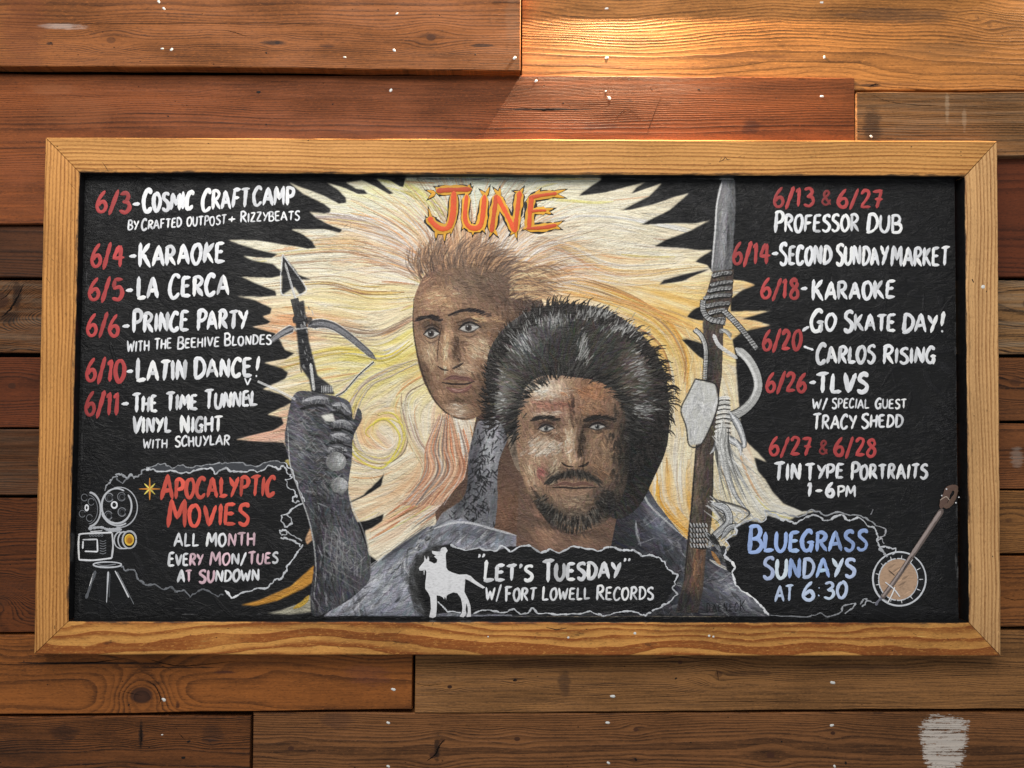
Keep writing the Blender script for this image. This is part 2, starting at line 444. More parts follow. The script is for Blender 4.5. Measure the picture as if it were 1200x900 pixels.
for k in range(620):
    t = rng.uniform(0, 1)
    x0, y0 = 489 + t * 135, 338 - 34 * math.sin(math.pi * min(1, t * .9 + .14)) + rng.normal(0, 5)
    a = math.radians(-122 + 110 * t) + rng.normal(0, .14)
    l = rng.uniform(10, 34)
    cs = [(.40, .32, .27), (.30, .24, .21), (.54, .42, .33), (.68, .52, .40), (.84, .66, .50), (.48, .40, .34)]
    stroke([(x0, y0), (x0 + l * .55 * math.cos(a), y0 + l * .55 * math.sin(a)), (x0 + l * math.cos(a + .3), y0 + l * math.sin(a + .3))], rng.uniform(.9, 2.2), cs[rng.integers(6)], .6, w1=.4, bristle=.3)
for k in range(200):
    x0, y0 = rng.uniform(596, 632), rng.uniform(312, 352)
    l = rng.uniform(14, 40)
    cs = [(.56, .43, .33), (.84, .66, .48), (.38, .30, .25), (.92, .80, .62)]
    stroke([(x0, y0), (x0 + l * .5, y0 - 3 + rng.normal(0, 2)), (x0 + l, y0 + 2 + rng.normal(0, 3))], rng.uniform(1, 2.2), cs[rng.integers(4)], .6, w1=.4, bristle=.3)


def eye(x, y, w, h, tilt=0, iris=(.18, .15, .14), look=0):
    """an eye seen from in front"""
    c, s = math.cos(tilt), math.sin(tilt)
    R = lambda u, v: (x + u * c - v * s, y + u * s + v * c)
    m = blur(inside([R(-w, h * .15), R(-w * .4, -h * .9), R(w * .3, -h), R(w, 0), R(w * .3, h * .8), R(-w * .4, h * .85)], True).astype(np.float32), 1)
    fill(m, (.74, .73, .71))
    for a in range(12):
        t = a * math.pi / 6
        stroke([R(look, 0), R(look + h * .75 * math.cos(t), h * .75 * math.sin(t))], 2.2, iris, .9, mask=m)
    stroke([R(look - 1, 0), R(look + 1, 0)], 3, (.05, .05, .05), 1, mask=m, bristle=0)
    stroke([R(look - 1.6, -1.6), R(look - .6, -1.6)], 1.2, (.95, .95, .95), .9, mask=m, bristle=0)
    stroke([R(-w * .8, -h * .45), R(0, -h * .8), R(w * .8, -h * .35)], 2.2, (.20, .17, .16), .55, mask=m)
    stroke([R(-w * 1.1, h * .3), R(-w * .4, -h), R(w * .3, -h * 1.15), R(w * 1.15, 0)], 2.2, (.10, .08, .08), .95, bristle=.1)
    for q_ in range(10):
        stroke([R(-w * .9 + rng.normal(0, 1), -h * 1.3), R(0, -h * 1.9 + rng.normal(0, .8)), R(w, -h * 1.2)], 1.2, (.26, .20, .17), .3)
    stroke([R(-w, h * .4), R(0, h * 1.05), R(w, .2)], 1.3, (.16, .13, .12), .7)
    stroke([R(-w * .8, h * 1.5), R(0, h * 2.2), R(w * .9, h * 1.3)], 1.6, (.30, .23, .19), .45)


planes([(515, 352, 24, 16, -.3, (.86, .70, .54), 40), (560, 335, 36, 14, .1, (.42, .34, .29), 50), (500, 330, 16, 14, -.6, (.62, .48, .38), 20), (566, 410, 22, 16, .5, (.88, .76, .62), 46), (586, 430, 16, 30, 1.0, (.70, .50, .34), 36), (560, 374, 22, 5, -.1, (.80, .64, .48), 16),
        (506, 418, 10, 18, 1.4, (.84, .72, .58), 24), (523, 410, 4, 22, 1.5, (.93, .80, .64), 18), (536, 408, 5, 18, 1.4, (.28, .21, .17), 22), (536, 480, 16, 8, .1, (.86, .76, .66), 24), (520, 466, 8, 10, .9, (.66, .52, .42), 16), (572, 456, 14, 24, 1.1, (.30, .23, .18), 44),
        (600, 380, 18, 40, 1.4, (.30, .24, .20), 60), (548, 434, 12, 8, .4, (.84, .72, .60), 18), (496, 444, 6, 22, 1.2, (.36, .28, .23), 20), (540, 402, 12, 3, 0, (.36, .27, .21), 10)], wm, 21)
eye(506, 391, 9, 5.0, .03, look=-1)
eye(550, 384, 12, 5.2, -.04, look=-1)
for k in range(80):
    t = rng.uniform(0, 1)
    for x0, x1, yy0, dy in ((489, 517, 377, 6), (528, 574, 372, 9)):
        x, y = x0 + (x1 - x0) * t, yy0 - dy * math.sin(math.pi * (t * .85 + .1)) + rng.normal(0, .9)
        stroke([(x - 3, y + .9), (x + 3, y - .9)], 1.1, (.13, .10, .10), .6)
stroke([(513, 429), (519, 433), (526, 434)], 1.4, (.14, .11, .10), .9)
stroke([(530, 432), (537, 429), (543, 425)], 2.2, (.12, .09, .08), .9)
stroke([(518, 380), (514, 400), (512, 424)], 1.0, (.24, .18, .15), .7)
stroke([(520, 445), (530, 442), (538, 443), (548, 444), (556, 447)], 4.5, (.38, .25, .24), .85)
stroke([(518, 448), (530, 450), (545, 450), (556, 447)], 1.6, (.12, .08, .08), .95)
stroke([(523, 454), (533, 458), (545, 457), (553, 451)], 5, (.50, .34, .32), .85)
stroke([(530, 456), (538, 458), (544, 456)], 1.4, (.75, .62, .58), .6)
stroke([(485, 350), (484, 380), (488, 410), (496, 440), (510, 470), (530, 488), (550, 491)], 1.2, (.12, .10, .09), .8)
for k in range(260):      # loose fair hair falling beside the neck
    x = rng.uniform(505, 545)
    cs = [(.93, .88, .84), (.88, .56, .40), (.62, .40, .30), (.90, .80, .66), (.93, .70, .55), (.48, .44, .42)]
    stroke([(x * .4 + 312, 492 + rng.normal(0, 4)), (x - 6, 525), (x - 4 + rng.normal(0, 3), 555), (x - 34 + rng.normal(0, 5), 592)], rng.uniform(.8, 1.8), cs[rng.integers(6)], .6)
# grey woven scarf
sc = inside([(560, 494), (590, 488), (596, 510), (584, 545), (582, 600), (570, 628), (508, 636), (516, 605), (545, 580), (550, 530)], True)
dabs(sc, [(575, 520, 12, 44, .1, (.78, .78, .80), .85), (592, 500, 4, 16, 0, (.15, .15, .15), .7), (530, 610, 14, 14, 0, (.72, .72, .74), .7), (545, 570, 6, 60, .3, (.25, .25, .27), .8), (545, 618, 30, 10, 0, (.66, .67, .69), .6)], (.42, .42, .44), 1500, 4, 12, 1.5, 3.5, lambda p: 1.7, seed=3)
for k in range(230):
    y = rng.uniform(500, 628)
    x = 572 - (y - 500) * .22 + rng.normal(0, 13)
    a = rng.choice([.7, -.8, 1.6]) + rng.normal(0, .2)
    stroke([(x, y), (x + 7 * math.cos(a), y + 7 * math.sin(a))], 1.1, (.10, .10, .11), .75, mask=sc)

# ---- jackets
jl = inside([(380, 722), (405, 700), (430, 672), (450, 652), (500, 618), (540, 608), (620, 632), (640, 722)], False)
dabs(jl, [(410, 700, 60, 20, -.6, (.76, .77, .80), .8), (470, 690, 40, 30, 0, (.62, .63, .67), .7), (470, 640, 40, 8, -.7, (.28, .29, .32), .8), (560, 625, 50, 8, 0, (.32, .33, .35), .8), (500, 650, 6, 26, .5, (.68, .69, .72), .6),
          (450, 718, 50, 10, 0, (.46, .47, .52), .6), (440, 680, 14, 10, -.8, (.80, .81, .84), .6)], (.60, .61, .65), 2400, 8, 24, 2.5, 7, lambda p: -.8, var=.09, seed=4)
stroke([(385, 716), (408, 694), (430, 668), (450, 652)], 3.4, (.85, .85, .87), .85, bristle=.5)
stroke([(500, 622), (540, 612), (585, 622), (606, 628)], 2.0, (.86, .86, .88), .8, bristle=.5)
stroke([(448, 656), (480, 632), (508, 612)], 5, (.20, .20, .22), .6, bristle=.6)
for k in range(60):
    x = rng.uniform(455, 505)
    y = 690 - (x - 440) * 1.0 + rng.normal(0, 4)
    stroke([(x, y), (x + rng.uniform(2, 6), y - rng.uniform(1, 6))], 1.2, rng.choice([.12, .5, .8]) * np.ones(3), .7)
jr = inside([(612, 610), (700, 600), (740, 590), (752, 560), (770, 590), (800, 628), (816, 640), (850, 640), (870, 690), (905, 722), (600, 722)], False)
dabs(jr, [(690, 650, 60, 40, 0, (.12, .12, .13), .8), (772, 622, 26, 22, .6, (.40, .41, .45), .85), (765, 600, 8, 30, -.5, (.55, .56, .60), .6), (870, 690, 40, 24, .4, (.64, .65, .69), .9), (805, 650, 16, 20, 0, (.40, .41, .44), .6),
          (860, 650, 26, 12, .4, (.13, .13, .14), .7)], (.22, .22, .24), 2000, 8, 20, 2, 6, lambda p: .7, var=.1, seed=6)
stroke([(752, 572), (760, 590), (778, 608), (800, 628)], 1.8, (.82, .84, .82), .8, bristle=.5)
stroke([(745, 610), (746, 625), (751, 640)], 2.6, (.72, .73, .75), .8, bristle=.5)

for k in range(420):      # sketchy lights and darks on the cloth
    if rng.random() < .6:
        x, y = rng.uniform(400, 610), 0
        y = rng.uniform(max(622, 716 - (x - 395) * .9), 718)
        a = rng.choice([-.75, -.6, 1.3]) + rng.normal(0, .15)
    else:
        x, y = rng.uniform(745, 880), rng.uniform(612, 716)
        a = rng.choice([.7, 1.2, -.5]) + rng.normal(0, .2)
    v = rng.choice([.12, .25, .40, .80, .90], p=[.15, .2, .25, .25, .15])
    l = rng.uniform(6, 26)
    stroke([(x, y), (x + l * .5 * math.cos(a) + rng.normal(0, 1), y + l * .5 * math.sin(a)), (x + l * math.cos(a), y + l * math.sin(a))], rng.uniform(.8, 4), (v, v, v * 1.03), rng.uniform(.2, .6), mask=np.maximum(jl, jr).astype(np.float32), bristle=.8)
# ---- second sitter: a plain frontal head with thick dark hair and short beard
dabs(inside([(610, 545), (650, 600), (700, 610), (726, 590), (716, 640), (702, 660), (604, 660)], False), [(640, 625, 16, 30, -.4, (.66, .51, .42), .85), (690, 632, 26, 14, -.5, (.56, .44, .36), .8), (660, 618, 40, 6, .2, (.18, .15, .13), .8)], (.42, .33, .28), 900, 6, 18, 2, 4, lambda p: .8, seed=7)
hm = inside([(578, 486), (570, 450), (574, 410), (596, 380), (628, 362), (668, 356), (712, 364), (748, 388), (774, 424), (784, 470), (782, 520), (768, 556), (746, 596), (716, 606), (690, 560), (620, 500), (600, 520), (590, 500)], True)


def hair_ang(p):
    return math.atan2(p[1] - 470, p[0] - 655)


dabs(hm, [(620, 400, 26, 26, 0, (.50, .51, .52), .75), (590, 455, 13, 30, 0, (.52, .50, .46), .75), (648, 380, 16, 10, 0, (.5, .5, .5), .6), (748, 425, 20, 36, .3, (.46, .42, .38), .7), (745, 540, 40, 60, 0, (.10, .10, .10), .95), (660, 415, 50, 30, 0, (.15, .15, .14), .7),
          (735, 450, 14, 26, 0, (.34, .30, .26), .5)], (.23, .215, .20), 4000, 7, 20, 1.2, 3.2, hair_ang, var=.16, seed=8)
for k in range(900):      # ragged ends of the hair
    a = rng.uniform(-3.6, 1.2)
    rx, ry = (88 if math.cos(a) < 0 else 122), 112
    x0, y0 = 660 + rx * math.cos(a) * rng.uniform(.86, 1.0), 470 + ry * math.sin(a) * rng.uniform(.86, 1.0)
    if a < -3.3 and y0 > 500:
        continue
    l = rng.uniform(5, 17) * (1.3 if a > -.6 else 1)
    da = a + rng.normal(0, .3) + (.5 if a > 0 else 0)
    stroke([(x0, y0), (x0 + l * .6 * math.cos(da), y0 + l * .6 * math.sin(da)), (x0 + l * math.cos(da + .25), y0 + l * math.sin(da + .25))], rng.uniform(1.2, 2.4), np.array([.12, .11, .105]) * rng.choice([.8, 1, 1.6]), .9, w1=.3, bristle=.1)
for k in range(620):      # light catching the hair
    cx, cy, s1, s2 = [(612, 405, 18, 22), (648, 378, 16, 8), (730, 385, 20, 10), (745, 440, 12, 26), (590, 470, 7, 26), (682, 412, 6, 18), (752, 480, 14, 8), (698, 370, 20, 5)][rng.integers(8)]
    x, y = cx + rng.normal(0, s1 * .6), cy + rng.normal(0, s2 * .6)
    a = hair_ang((x, y)) + rng.normal(0, .1)
    l = rng.uniform(5, 15)
    v = rng.uniform(.35, .82)
    l *= .7
    a += rng.normal(0, .18)
    stroke([(x, y), (x + l * math.cos(a), y + l * math.sin(a))], rng.uniform(.6, 1.2), (v, v, v * .99), .7, w1=.3)
em = inside([(594, 508), (604, 512), (610, 530), (614, 552), (606, 550), (598, 530)], True)
dabs(em, [(602, 528, 3, 10, 0, (.2, .17, .15), .7)], (.60, .53, .46), 120, 3, 7, 1, 2, lambda p: 1.3, seed=13)
fm = inside([(607, 478), (618, 452), (640, 440), (672, 442), (704, 448), (728, 466), (738, 505), (738, 545), (728, 585), (706, 614), (674, 624), (650, 618), (629, 594), (612, 558), (605, 515)], True)
dabs(fm, [(640, 456, 26, 11, -.1, (.90, .83, .74), .9), (650, 474, 26, 4, 0, (.44, .31, .26), .6), (636, 486, 14, 5, 0, (.82, .72, .62), .7), (668, 482, 3, 12, 0, (.30, .22, .18), .6), (694, 458, 22, 12, .2, (.60, .42, .31), .85), (650, 480, 26, 7, 0, (.62, .44, .38), .6), (700, 485, 18, 12, 0, (.50, .37, .29), .7), (640, 497, 17, 6, 0, (.26, .20, .17), .85),
          (700, 497, 18, 7, 0, (.14, .12, .11), .9), (667, 520, 5, 26, -.05, (.84, .72, .60), .8), (682, 520, 6, 24, 0, (.24, .20, .17), .8), (674, 538, 7, 6, 0, (.82, .68, .56), .8), (640, 524, 18, 10, -.5, (.82, .72, .62), .8),
          (624, 548, 9, 22, 0, (.76, .63, .52), .75), (650, 545, 5, 16, .6, (.80, .70, .60), .6), (634, 552, 6, 6, 0, (.60, .36, .34), .5), (702, 528, 12, 22, 0, (.52, .42, .34), .85), (698, 556, 10, 8, 0, (.46, .36, .28), .6), (738, 530, 17, 90, 0, (.11, .11, .11), .97), (672, 556, 30, 6, 0, (.20, .17, .15), .9),
          (648, 562, 7, 8, .5, (.24, .20, .18), .8), (640, 598, 20, 12, .8, (.25, .24, .22), .85), (674, 604, 20, 10, 0, (.34, .30, .26), .8), (674, 584, 18, 5, 0, (.46, .39, .33), .8), (712, 592, 22, 24, -.3, (.12, .12, .12), .97), (640, 606, 22, 12, .7, (.16, .15, .14), .85), (672, 606, 26, 9, 0, (.30, .26, .23), .7)],
     (.60, .48, .39), 3800, 4, 12, 1.3, 3.6, lambda p: 1.2 if p[0] < 668 else 1.8, var=.08, seed=9)
planes([(638, 458, 30, 12, -.1, (.93, .87, .79), 44), (690, 462, 24, 14, .3, (.72, .50, .36), 40), (650, 474, 30, 5, .1, (.62, .42, .36), 22), (640, 485, 22, 5, .1, (.88, .78, .68), 18), (672, 480, 4, 16, 1.5, (.26, .19, .16), 18), (690, 482, 16, 8, .6, (.60, .45, .34), 24),
        (640, 526, 22, 12, -.6, (.93, .87, .78), 50), (622, 548, 9, 26, 1.3, (.78, .66, .54), 34), (634, 556, 6, 8, .8, (.66, .40, .38), 12), (650, 548, 8, 16, -1.0, (.84, .74, .62), 22), (667, 520, 4, 28, 1.5, (.92, .80, .66), 22), (682, 520, 5, 24, 1.5, (.20, .16, .13), 30),
        (704, 528, 14, 24, 1.2, (.58, .46, .36), 40), (704, 556, 12, 10, .6, (.56, .42, .32), 26), (724, 530, 12, 60, 1.5, (.14, .13, .12), 70), (628, 584, 10, 12, .9, (.26, .23, .20), 26), (640, 500, 16, 6, 0, (.34, .25, .20), 16), (702, 498, 16, 6, 0, (.20, .16, .13), 20),
        (674, 588, 18, 8, .1, (.68, .58, .48), 28), (655, 512, 10, 5, .5, (.40, .29, .22), 14), (676, 606, 26, 9, .1, (.42, .37, .32), 40)], fm, 22)
for k in range(420):
    a = rng.uniform(-3.25, .2)
    rx_, ry_ = (66, 66)
    x0, y0 = 671 + rx_ * math.cos(a) + rng.normal(0, 2.5), 505 + ry_ * math.sin(a) + rng.normal(0, 2.5)
    l = rng.uniform(7, 20)
    v = rng.choice([.08, .12, .18, .30])
    a2 = hair_ang((x0, y0)) + rng.normal(0, .25)
    stroke([(x0, y0), (x0 + l * math.cos(a2), y0 + l * math.sin(a2))], 1.4, (v, v * .97, v * .93), .8, w1=.4)
eye(640, 502, 9, 3.6, 0, (.30, .31, .31))
eye(700, 500, 9.5, 3.6, 0, (.30, .31, .31))
for k in range(90):
    t = rng.uniform(0, 1)
    for x0, x1, yy0 in ((622, 655, 493), (684, 721, 493)):
        x, y = x0 + (x1 - x0) * t, yy0 - 4 * math.sin(math.pi * t) + rng.normal(0, 1.2)
        stroke([(x - 3, y + .8), (x + 3, y - .8)], 1.1, (.12, .10, .09), .6)
stroke([(658, 542), (664, 546), (672, 547)], 1.6, (.12, .10, .09), .9)
stroke([(678, 547), (686, 545), (690, 541)], 2.2, (.10, .08, .08), .9)
for k in range(220):
    x = rng.uniform(-1, 1)
    px_, py_ = 672 + x * 29, 552 + abs(x) ** 1.7 * 11 + rng.normal(0, 2)
    stroke([(px_, py_), (px_ + x * 6, py_ + 5)], 1.1, rng.choice([.10, .14, .2, .34]) * np.array([1, .93, .85]), .7)
stroke([(650, 569), (662, 566), (672, 568), (684, 566), (698, 570)], 3.6, (.40, .28, .25), .85)
stroke([(648, 571), (660, 571), (674, 572), (700, 571)], 1.6, (.10, .08, .07), .95)
stroke([(656, 576), (668, 579), (680, 578), (692, 574)], 4.4, (.60, .48, .40), .85)
for k in range(420):
    a = rng.uniform(.25, 2.75)
    r_ = rng.uniform(.72, 1.02)
    x, y = 672 + 46 * r_ * math.cos(a), 562 + 58 * r_ * math.sin(a)
    v = rng.choice([.08, .12, .2, .45])
    stroke([(x, y), (x + 4 * math.cos(a) + rng.normal(0, 1), y + 6 * math.sin(a))], 1.0, (v, v * .96, v * .9), .6)
for k in range(60):
    x, y = 636 + rng.normal(0, 9), 520 + rng.normal(0, 7)
    stroke([(x - 4, y + 4), (x + 4, y - 3)], .8, (.90, .84, .76), .22)
stroke([(676, 500), (672, 520), (676, 540)], 1.3, (.80, .72, .64), .6)

# ---- raised forearm in a dark glove, holding a barbed arrow
am = inside([(342, 466), (352, 458), (380, 462), (408, 470), (414, 492), (420, 478), (424, 490), (414, 512), (412, 540), (408, 572), (412, 596), (420, 615), (432, 650), (434, 676), (420, 694), (394, 712), (368, 722), (364, 700), (368, 660), (364, 620),
             (350, 575), (340, 545), (334, 515), (337, 490)], True)
dabs(am, [(350, 520, 12, 40, 0, (.50, .50, .52), .75), (375, 550, 20, 30, 0, (.30, .30, .32), .5), (400, 640, 22, 30, .3, (.40, .40, .42), .7), (372, 640, 8, 60, 0, (.16, .16, .17), .8), (400, 500, 16, 16, 0, (.14, .14, .15), .9),
          (380, 690, 20, 20, 0, (.20, .20, .22), .6), (380, 475, 30, 8, .1, (.28, .28, .30), .7)], (.31, .31, .33), 2400, 5, 16, 1.5, 4, lambda p: 1.4 if p[1] > 560 else .5, var=.14, seed=10)
for k, (x0, y0, x1, y1) in enumerate([(352, 472, 386, 469), (386, 477, 412, 486), (388, 497, 414, 501), (386, 512, 412, 517), (382, 527, 408, 530)]):
    mx_, my_ = (x0 + x1) / 2, min(y0, y1) - 3
    stroke([(x0, y0 + 7), (mx_, my_ + 9), (x1, y1 + 7)], 3.5, (.07, .07, .075), .9, taper=.2)
    stroke([(x0, y0), (mx_, my_ + 2), (x1, y1)], 10, (.38, .38, .40), .9, taper=.3, bristle=.3)
    stroke([(x0 + 3, y0 - 2), (mx_ + 2, my_), (x1 - 1, y1 - 2)], 3.4, (.80, .80, .82), .8, taper=.4, bristle=.5)
    for j in range(9):
        xx = x0 + (x1 - x0) * rng.uniform(.1, .95)
        stroke([(xx, my_ + rng.uniform(-1, 2)), (xx + rng.normal(0, 2), my_ + rng.uniform(5, 9))], .8, np.ones(3) * rng.uniform(.5, .8), .6)
for k in range(420):
    x, y = 372 + rng.normal(0, 24), rng.uniform(470, 715)
    a = (1.3 if y > 590 else .5) + rng.normal(0, .25)
    l = rng.uniform(4, 14)
    v = rng.choice([.06, .10, .42, .56, .68])
    stroke([(x, y), (x + l * math.cos(a), y + l * math.sin(a))], rng.uniform(.7, 1.6), (v, v, v * 1.03), .55, mask=am.astype(np.float32))
fill(blur(inside([(376, 487), (390, 484), (393, 494), (382, 494)]).astype(np.float32), 1), (.88, .87, .84))
for cx, cy, r_ in ((394, 541, 12), (398, 569, 10)):
    dabs(inside([(cx + r_ * math.cos(t), cy + r_ * .92 * math.sin(t)) for t in np.linspace(0, 6.28, 14)[:-1]], True), [(cx + 4, cy - 2, 6, 8, 0, (.86, .86, .86), .8)], (.50, .50, .50), 160, 3, 9, 1, 3, lambda p: 1.8, seed=11)
for k in range(150):
    x, y = [(360, 525), (374, 560), (350, 500), (400, 640), (405, 660)][rng.integers(5)] + rng.normal(0, 9, 2)
    a = rng.choice([.9, -.7]) + rng.normal(0, .1)
    l = rng.uniform(4, 11)
    v = rng.uniform(.45, .7)
    stroke([(x, y), (x + l * math.cos(a), y + l * math.sin(a))], .8, (v, v, v), .6, mask=am.astype(np.float32))
for off in range(7):
    stroke([(382 + off * 7, 620 + off * 5), (380 + off * 7, 650 + off * 5)], 1.2, (.6, .6, .6), .6, mask=am.astype(np.float32))
    stroke([(378, 618 + off * 8), (424, 640 + off * 9)], 1.2, (.55, .55, .55), .55, mask=am.astype(np.float32))
stroke([(337, 500), (340, 545), (350, 575), (364, 618), (370, 662), (368, 700)], 1.5, (.86, .86, .85), .8, bristle=.5)
stroke([(408, 575), (414, 598), (424, 618), (433, 650), (434, 676)], 1.3, (.82, .82, .82), .7, bristle=.6)
fill(blur(inside([(344, 356), (356, 352), (362, 400), (372, 440), (388, 452), (392, 462), (366, 462), (362, 444), (352, 430)]).astype(np.float32), 1), (.17, .17, .18))
for pth, w in (([(361, 382), (376, 379), (392, 383), (410, 395), (428, 410), (440, 421)], 10), ([(344, 384), (330, 391), (316, 401)], 8)):
    stroke(pth, w + 3, (.92, .91, .89), .9, taper=.2, w1=w * .6, bristle=.1)
    stroke(pth, w, (.30, .30, .32), 1, taper=.2, w1=w * .6, bristle=.4)
    stroke(pth, w * .4, (.62, .62, .64), .75, bristle=.4)
fill(blur(inside([(331, 298), (346, 316), (359, 339), (352, 346), (345, 336), (330, 346)]).astype(np.float32), 1), (.14, .14, .15))
stroke([(331, 298), (344, 316), (359, 339), (348, 347)], 1.2, (.93, .93, .93), .9, taper=0)
stroke([(331, 299), (329, 322), (330, 344), (341, 346)], 1.2, (.93, .93, .93), .9, taper=0)
stroke([(334, 308), (345, 346), (349, 356)], 2.4, (.88, .88, .88), .9, taper=.1)
stroke([(345, 350), (351, 376)], 9, (.22, .22, .22), 1, taper=0)
stroke([(343, 374), (366, 376)], 8, (.18, .18, .19), 1, taper=.1)
stroke([(344, 386), (362, 384)], 1.4, (.85, .85, .85), .8)
stroke([(364, 426), (368, 458)], 3.2, (.86, .86, .85), .95, taper=.1)
stroke([(438, 424), (420, 440), (404, 458), (394, 464)], 3, (.90, .90, .88), .9, taper=0)
stroke([(438, 424), (420, 440), (404, 458), (394, 464)], 1, (.12, .12, .12), .9, taper=0)
stroke([(302, 447), (324, 457), (346, 468)], 2.4, (.90, .90, .90), .9, taper=0)
for k in range(7):
    stroke([(377 + k * 2, 452), (377 + k * 2, 460)], 1, (.85, .85, .85), .8)
for k in range(40):
    x, y = 352 + rng.normal(6, 5), rng.uniform(356, 440)
    stroke([(x, y), (x + 1.5, y + rng.uniform(2, 6))], 1, rng.choice([.5, .7, .08]) * np.ones(3), .7)

# ---- bound staff with a blade on the right
bl = inside([(846, 211), (861, 211), (862, 240), (858, 315), (834, 319), (838, 262), (842, 222)], False)
dabs(bl, [(849, 260, 5, 60, .05, (.62, .62, .63), .9), (853, 280, 1.6, 40, .05, (.16, .16, .17), .8), (858, 250, 2.5, 60, 0, (.34, .34, .35), .7)], (.46, .46, .47), 700, 8, 24, 1, 3, lambda p: 1.62, seed=12)
stroke([(846, 213), (840, 240), (838, 270), (834, 316)], 1.8, (.88, .88, .88), .85, taper=.1, bristle=.4)
for pts in ([(843, 210), (852, 209), (860, 210)],):
    stroke(pts, 2.4, (.85, .85, .84), .8)
sp = inside([(836, 318), (860, 316), (858, 350), (848, 378), (846, 440), (840, 480), (836, 540), (834, 600), (828, 640), (824, 690), (818, 718), (792, 718), (802, 680), (806, 630), (810, 590), (816, 520), (824, 480), (826, 440), (824, 380), (826, 350)], False)
dabs(sp, [(816, 560, 6, 60, .08, (.44, .38, .33), .8), (816, 660, 4, 40, .15, (.66, .46, .33), .9), (824, 600, 4, 60, .08, (.24, .21, .19), .7), (830, 430, 8, 40, 0, (.20, .19, .18), .8), (800, 705, 20, 14, 0, (.14, .14, .15), .9)], (.32, .28, .25),
     1500, 6, 22, 1.2, 3.4, lambda p: 1.68, var=.14, seed=14)
stroke([(816, 520), (811, 590), (807, 630), (802, 680)], 1.4, (.10, .10, .10), .8)
stroke([(836, 530), (834, 600), (829, 640)], 1.4, (.10, .10, .10), .8)
for k, (y0, x0, x1) in enumerate([(320, 834, 858), (331, 832, 859), (338, 829, 858), (346, 824, 858), (356, 826, 856), (364, 830, 852), (374, 832, 850)]):
    stroke([(x0, y0 + 4), ((x0 + x1) / 2, y0 + 1), (x1, y0)], 6, (.12, .12, .12), 1, taper=.15)
    stroke([(x0, y0 + 3), ((x0 + x1) / 2, y0), (x1, y0 - 1)], 3.8, (.66, .66, .66), 1, taper=.15, bristle=.5)
    for j in range(7):
        xx = x0 + (x1 - x0) * (j + .5) / 7
        stroke([(xx, y0 + 3), (xx + 2, y0 - 1)], .9, (.15, .15, .15), .8)


def rope(pts, w, a=(.80, .80, .80), b=(.14, .14, .14), step=3.0):
    stroke(pts, w + 1.8, b, 1, taper=0, bristle=.1)
    stroke(pts, w, a, 1, taper=0, bristle=.3)
    c = smooth(pts, 60)
    L = np.hypot(*np.diff(c, axis=0).T).sum()
    for t in np.linspace(0, 58, max(3, int(L / step))).astype(int):
        d = c[t + 1] - c[t]
        d = d / (np.hypot(*d) + 1e-9)
        nn = np.array([-d[1], d[0]])
        stroke([c[t] + nn * w * .5 - d * .8, c[t] - nn * w * .5 + d * .8], .9, b, .85, bristle=0)


rope([(848, 364), (862, 378), (874, 392), (887, 409)], 5)
rope([(824, 352), (824, 364), (832, 374), (850, 378)], 5)
stroke([(814, 386), (822, 394), (827, 410), (826, 446)], 6, (.12, .12, .12), 1, taper=0)
stroke([(814, 386), (822, 394), (827, 410), (826, 446)], 4, (.86, .86, .85), 1, taper=.05, bristle=.3)
stroke([(836, 392), (842, 404), (852, 412), (864, 420)], 4, (.84, .84, .84), 1, taper=.1)
stroke([(843, 388), (850, 388), (857, 394)], 5, (.5, .5, .5), 1, taper=.1)
stroke([(845, 386), (852, 390), (857, 398)], 2, (.85, .85, .85), 1)
hook = [(862, 408), (876, 420), (886, 438), (888, 456), (880, 472), (866, 484), (850, 490)]
stroke(hook, 12, (.14, .14, .14), 1, taper=.1)
stroke(hook, 9.5, (.80, .80, .79), 1, taper=.12, bristle=.22)
stroke([(866, 414), (878, 428), (886, 450), (880, 468)], 3, (.95, .95, .94), .7, bristle=.3)
for k in range(9):
    y = 466 + k * 5.4
    stroke([(841 - k * .5, y + 2), (848, y), (856, y + 1)], 3.6, (.88, .88, .87), .95, taper=.2, bristle=.3)
    stroke([(841 - k * .5, y + 4.6), (848, y + 3), (856, y + 3.6)], 1.5, (.10, .10, .10), .95, taper=.2)
for pts, w in (([(856, 484), (866, 500), (872, 522), (860, 520)], 10), ([(848, 510), (866, 522), (868, 534)], 9), ([(844, 506), (850, 545), (862, 580), (884, 608)], 8), ([(850, 510), (858, 540), (878, 575)], 6), ([(842, 512), (838, 524), (832, 532)], 6)):
    stroke(pts, w + 2, (.16, .16, .17), .95, w1=2)
    stroke(pts, w, (.74, .75, .76), 1, w1=2, bristle=.4)
    stroke(pts, w * .3, (.94, .94, .94), .8, w1=1)
for k in range(46):
    x0, y0 = 846 + rng.normal(0, 4), 508 + rng.normal(0, 8)
    x1, y1 = 868 + rng.normal(0, 12), rng.uniform(545, 606)
    v = rng.choice([.95, .9, .8, .6, .3])
    stroke([(x0, y0), ((x0 + x1) / 2 - 5, (y0 + y1) / 2), (x1, y1)], rng.uniform(1, 4), (v, v, v * .98), .8, w1=.5, bristle=.4)
for k in range(26):
    x0, y0 = 834 + rng.normal(0, 3), 590 + rng.normal(0, 5)
    x1, y1 = 850 + rng.normal(0, 9), rng.uniform(612, 650)
    v = rng.choice([.92, .8, .55, .2])
    stroke([(x0, y0), (x1 + 6, (y0 + y1) / 2), (x1 - 6, y1)], rng.uniform(1, 3), (v, v, v), .8, w1=.5, bristle=.4)
tag_ = [(815, 444), (838, 450), (842, 470), (836, 492), (822, 520), (808, 522), (804, 500), (798, 480), (806, 462)]
tm = blur(inside(tag_).astype(np.float32), 1)
fill(tm, (.80, .80, .78))
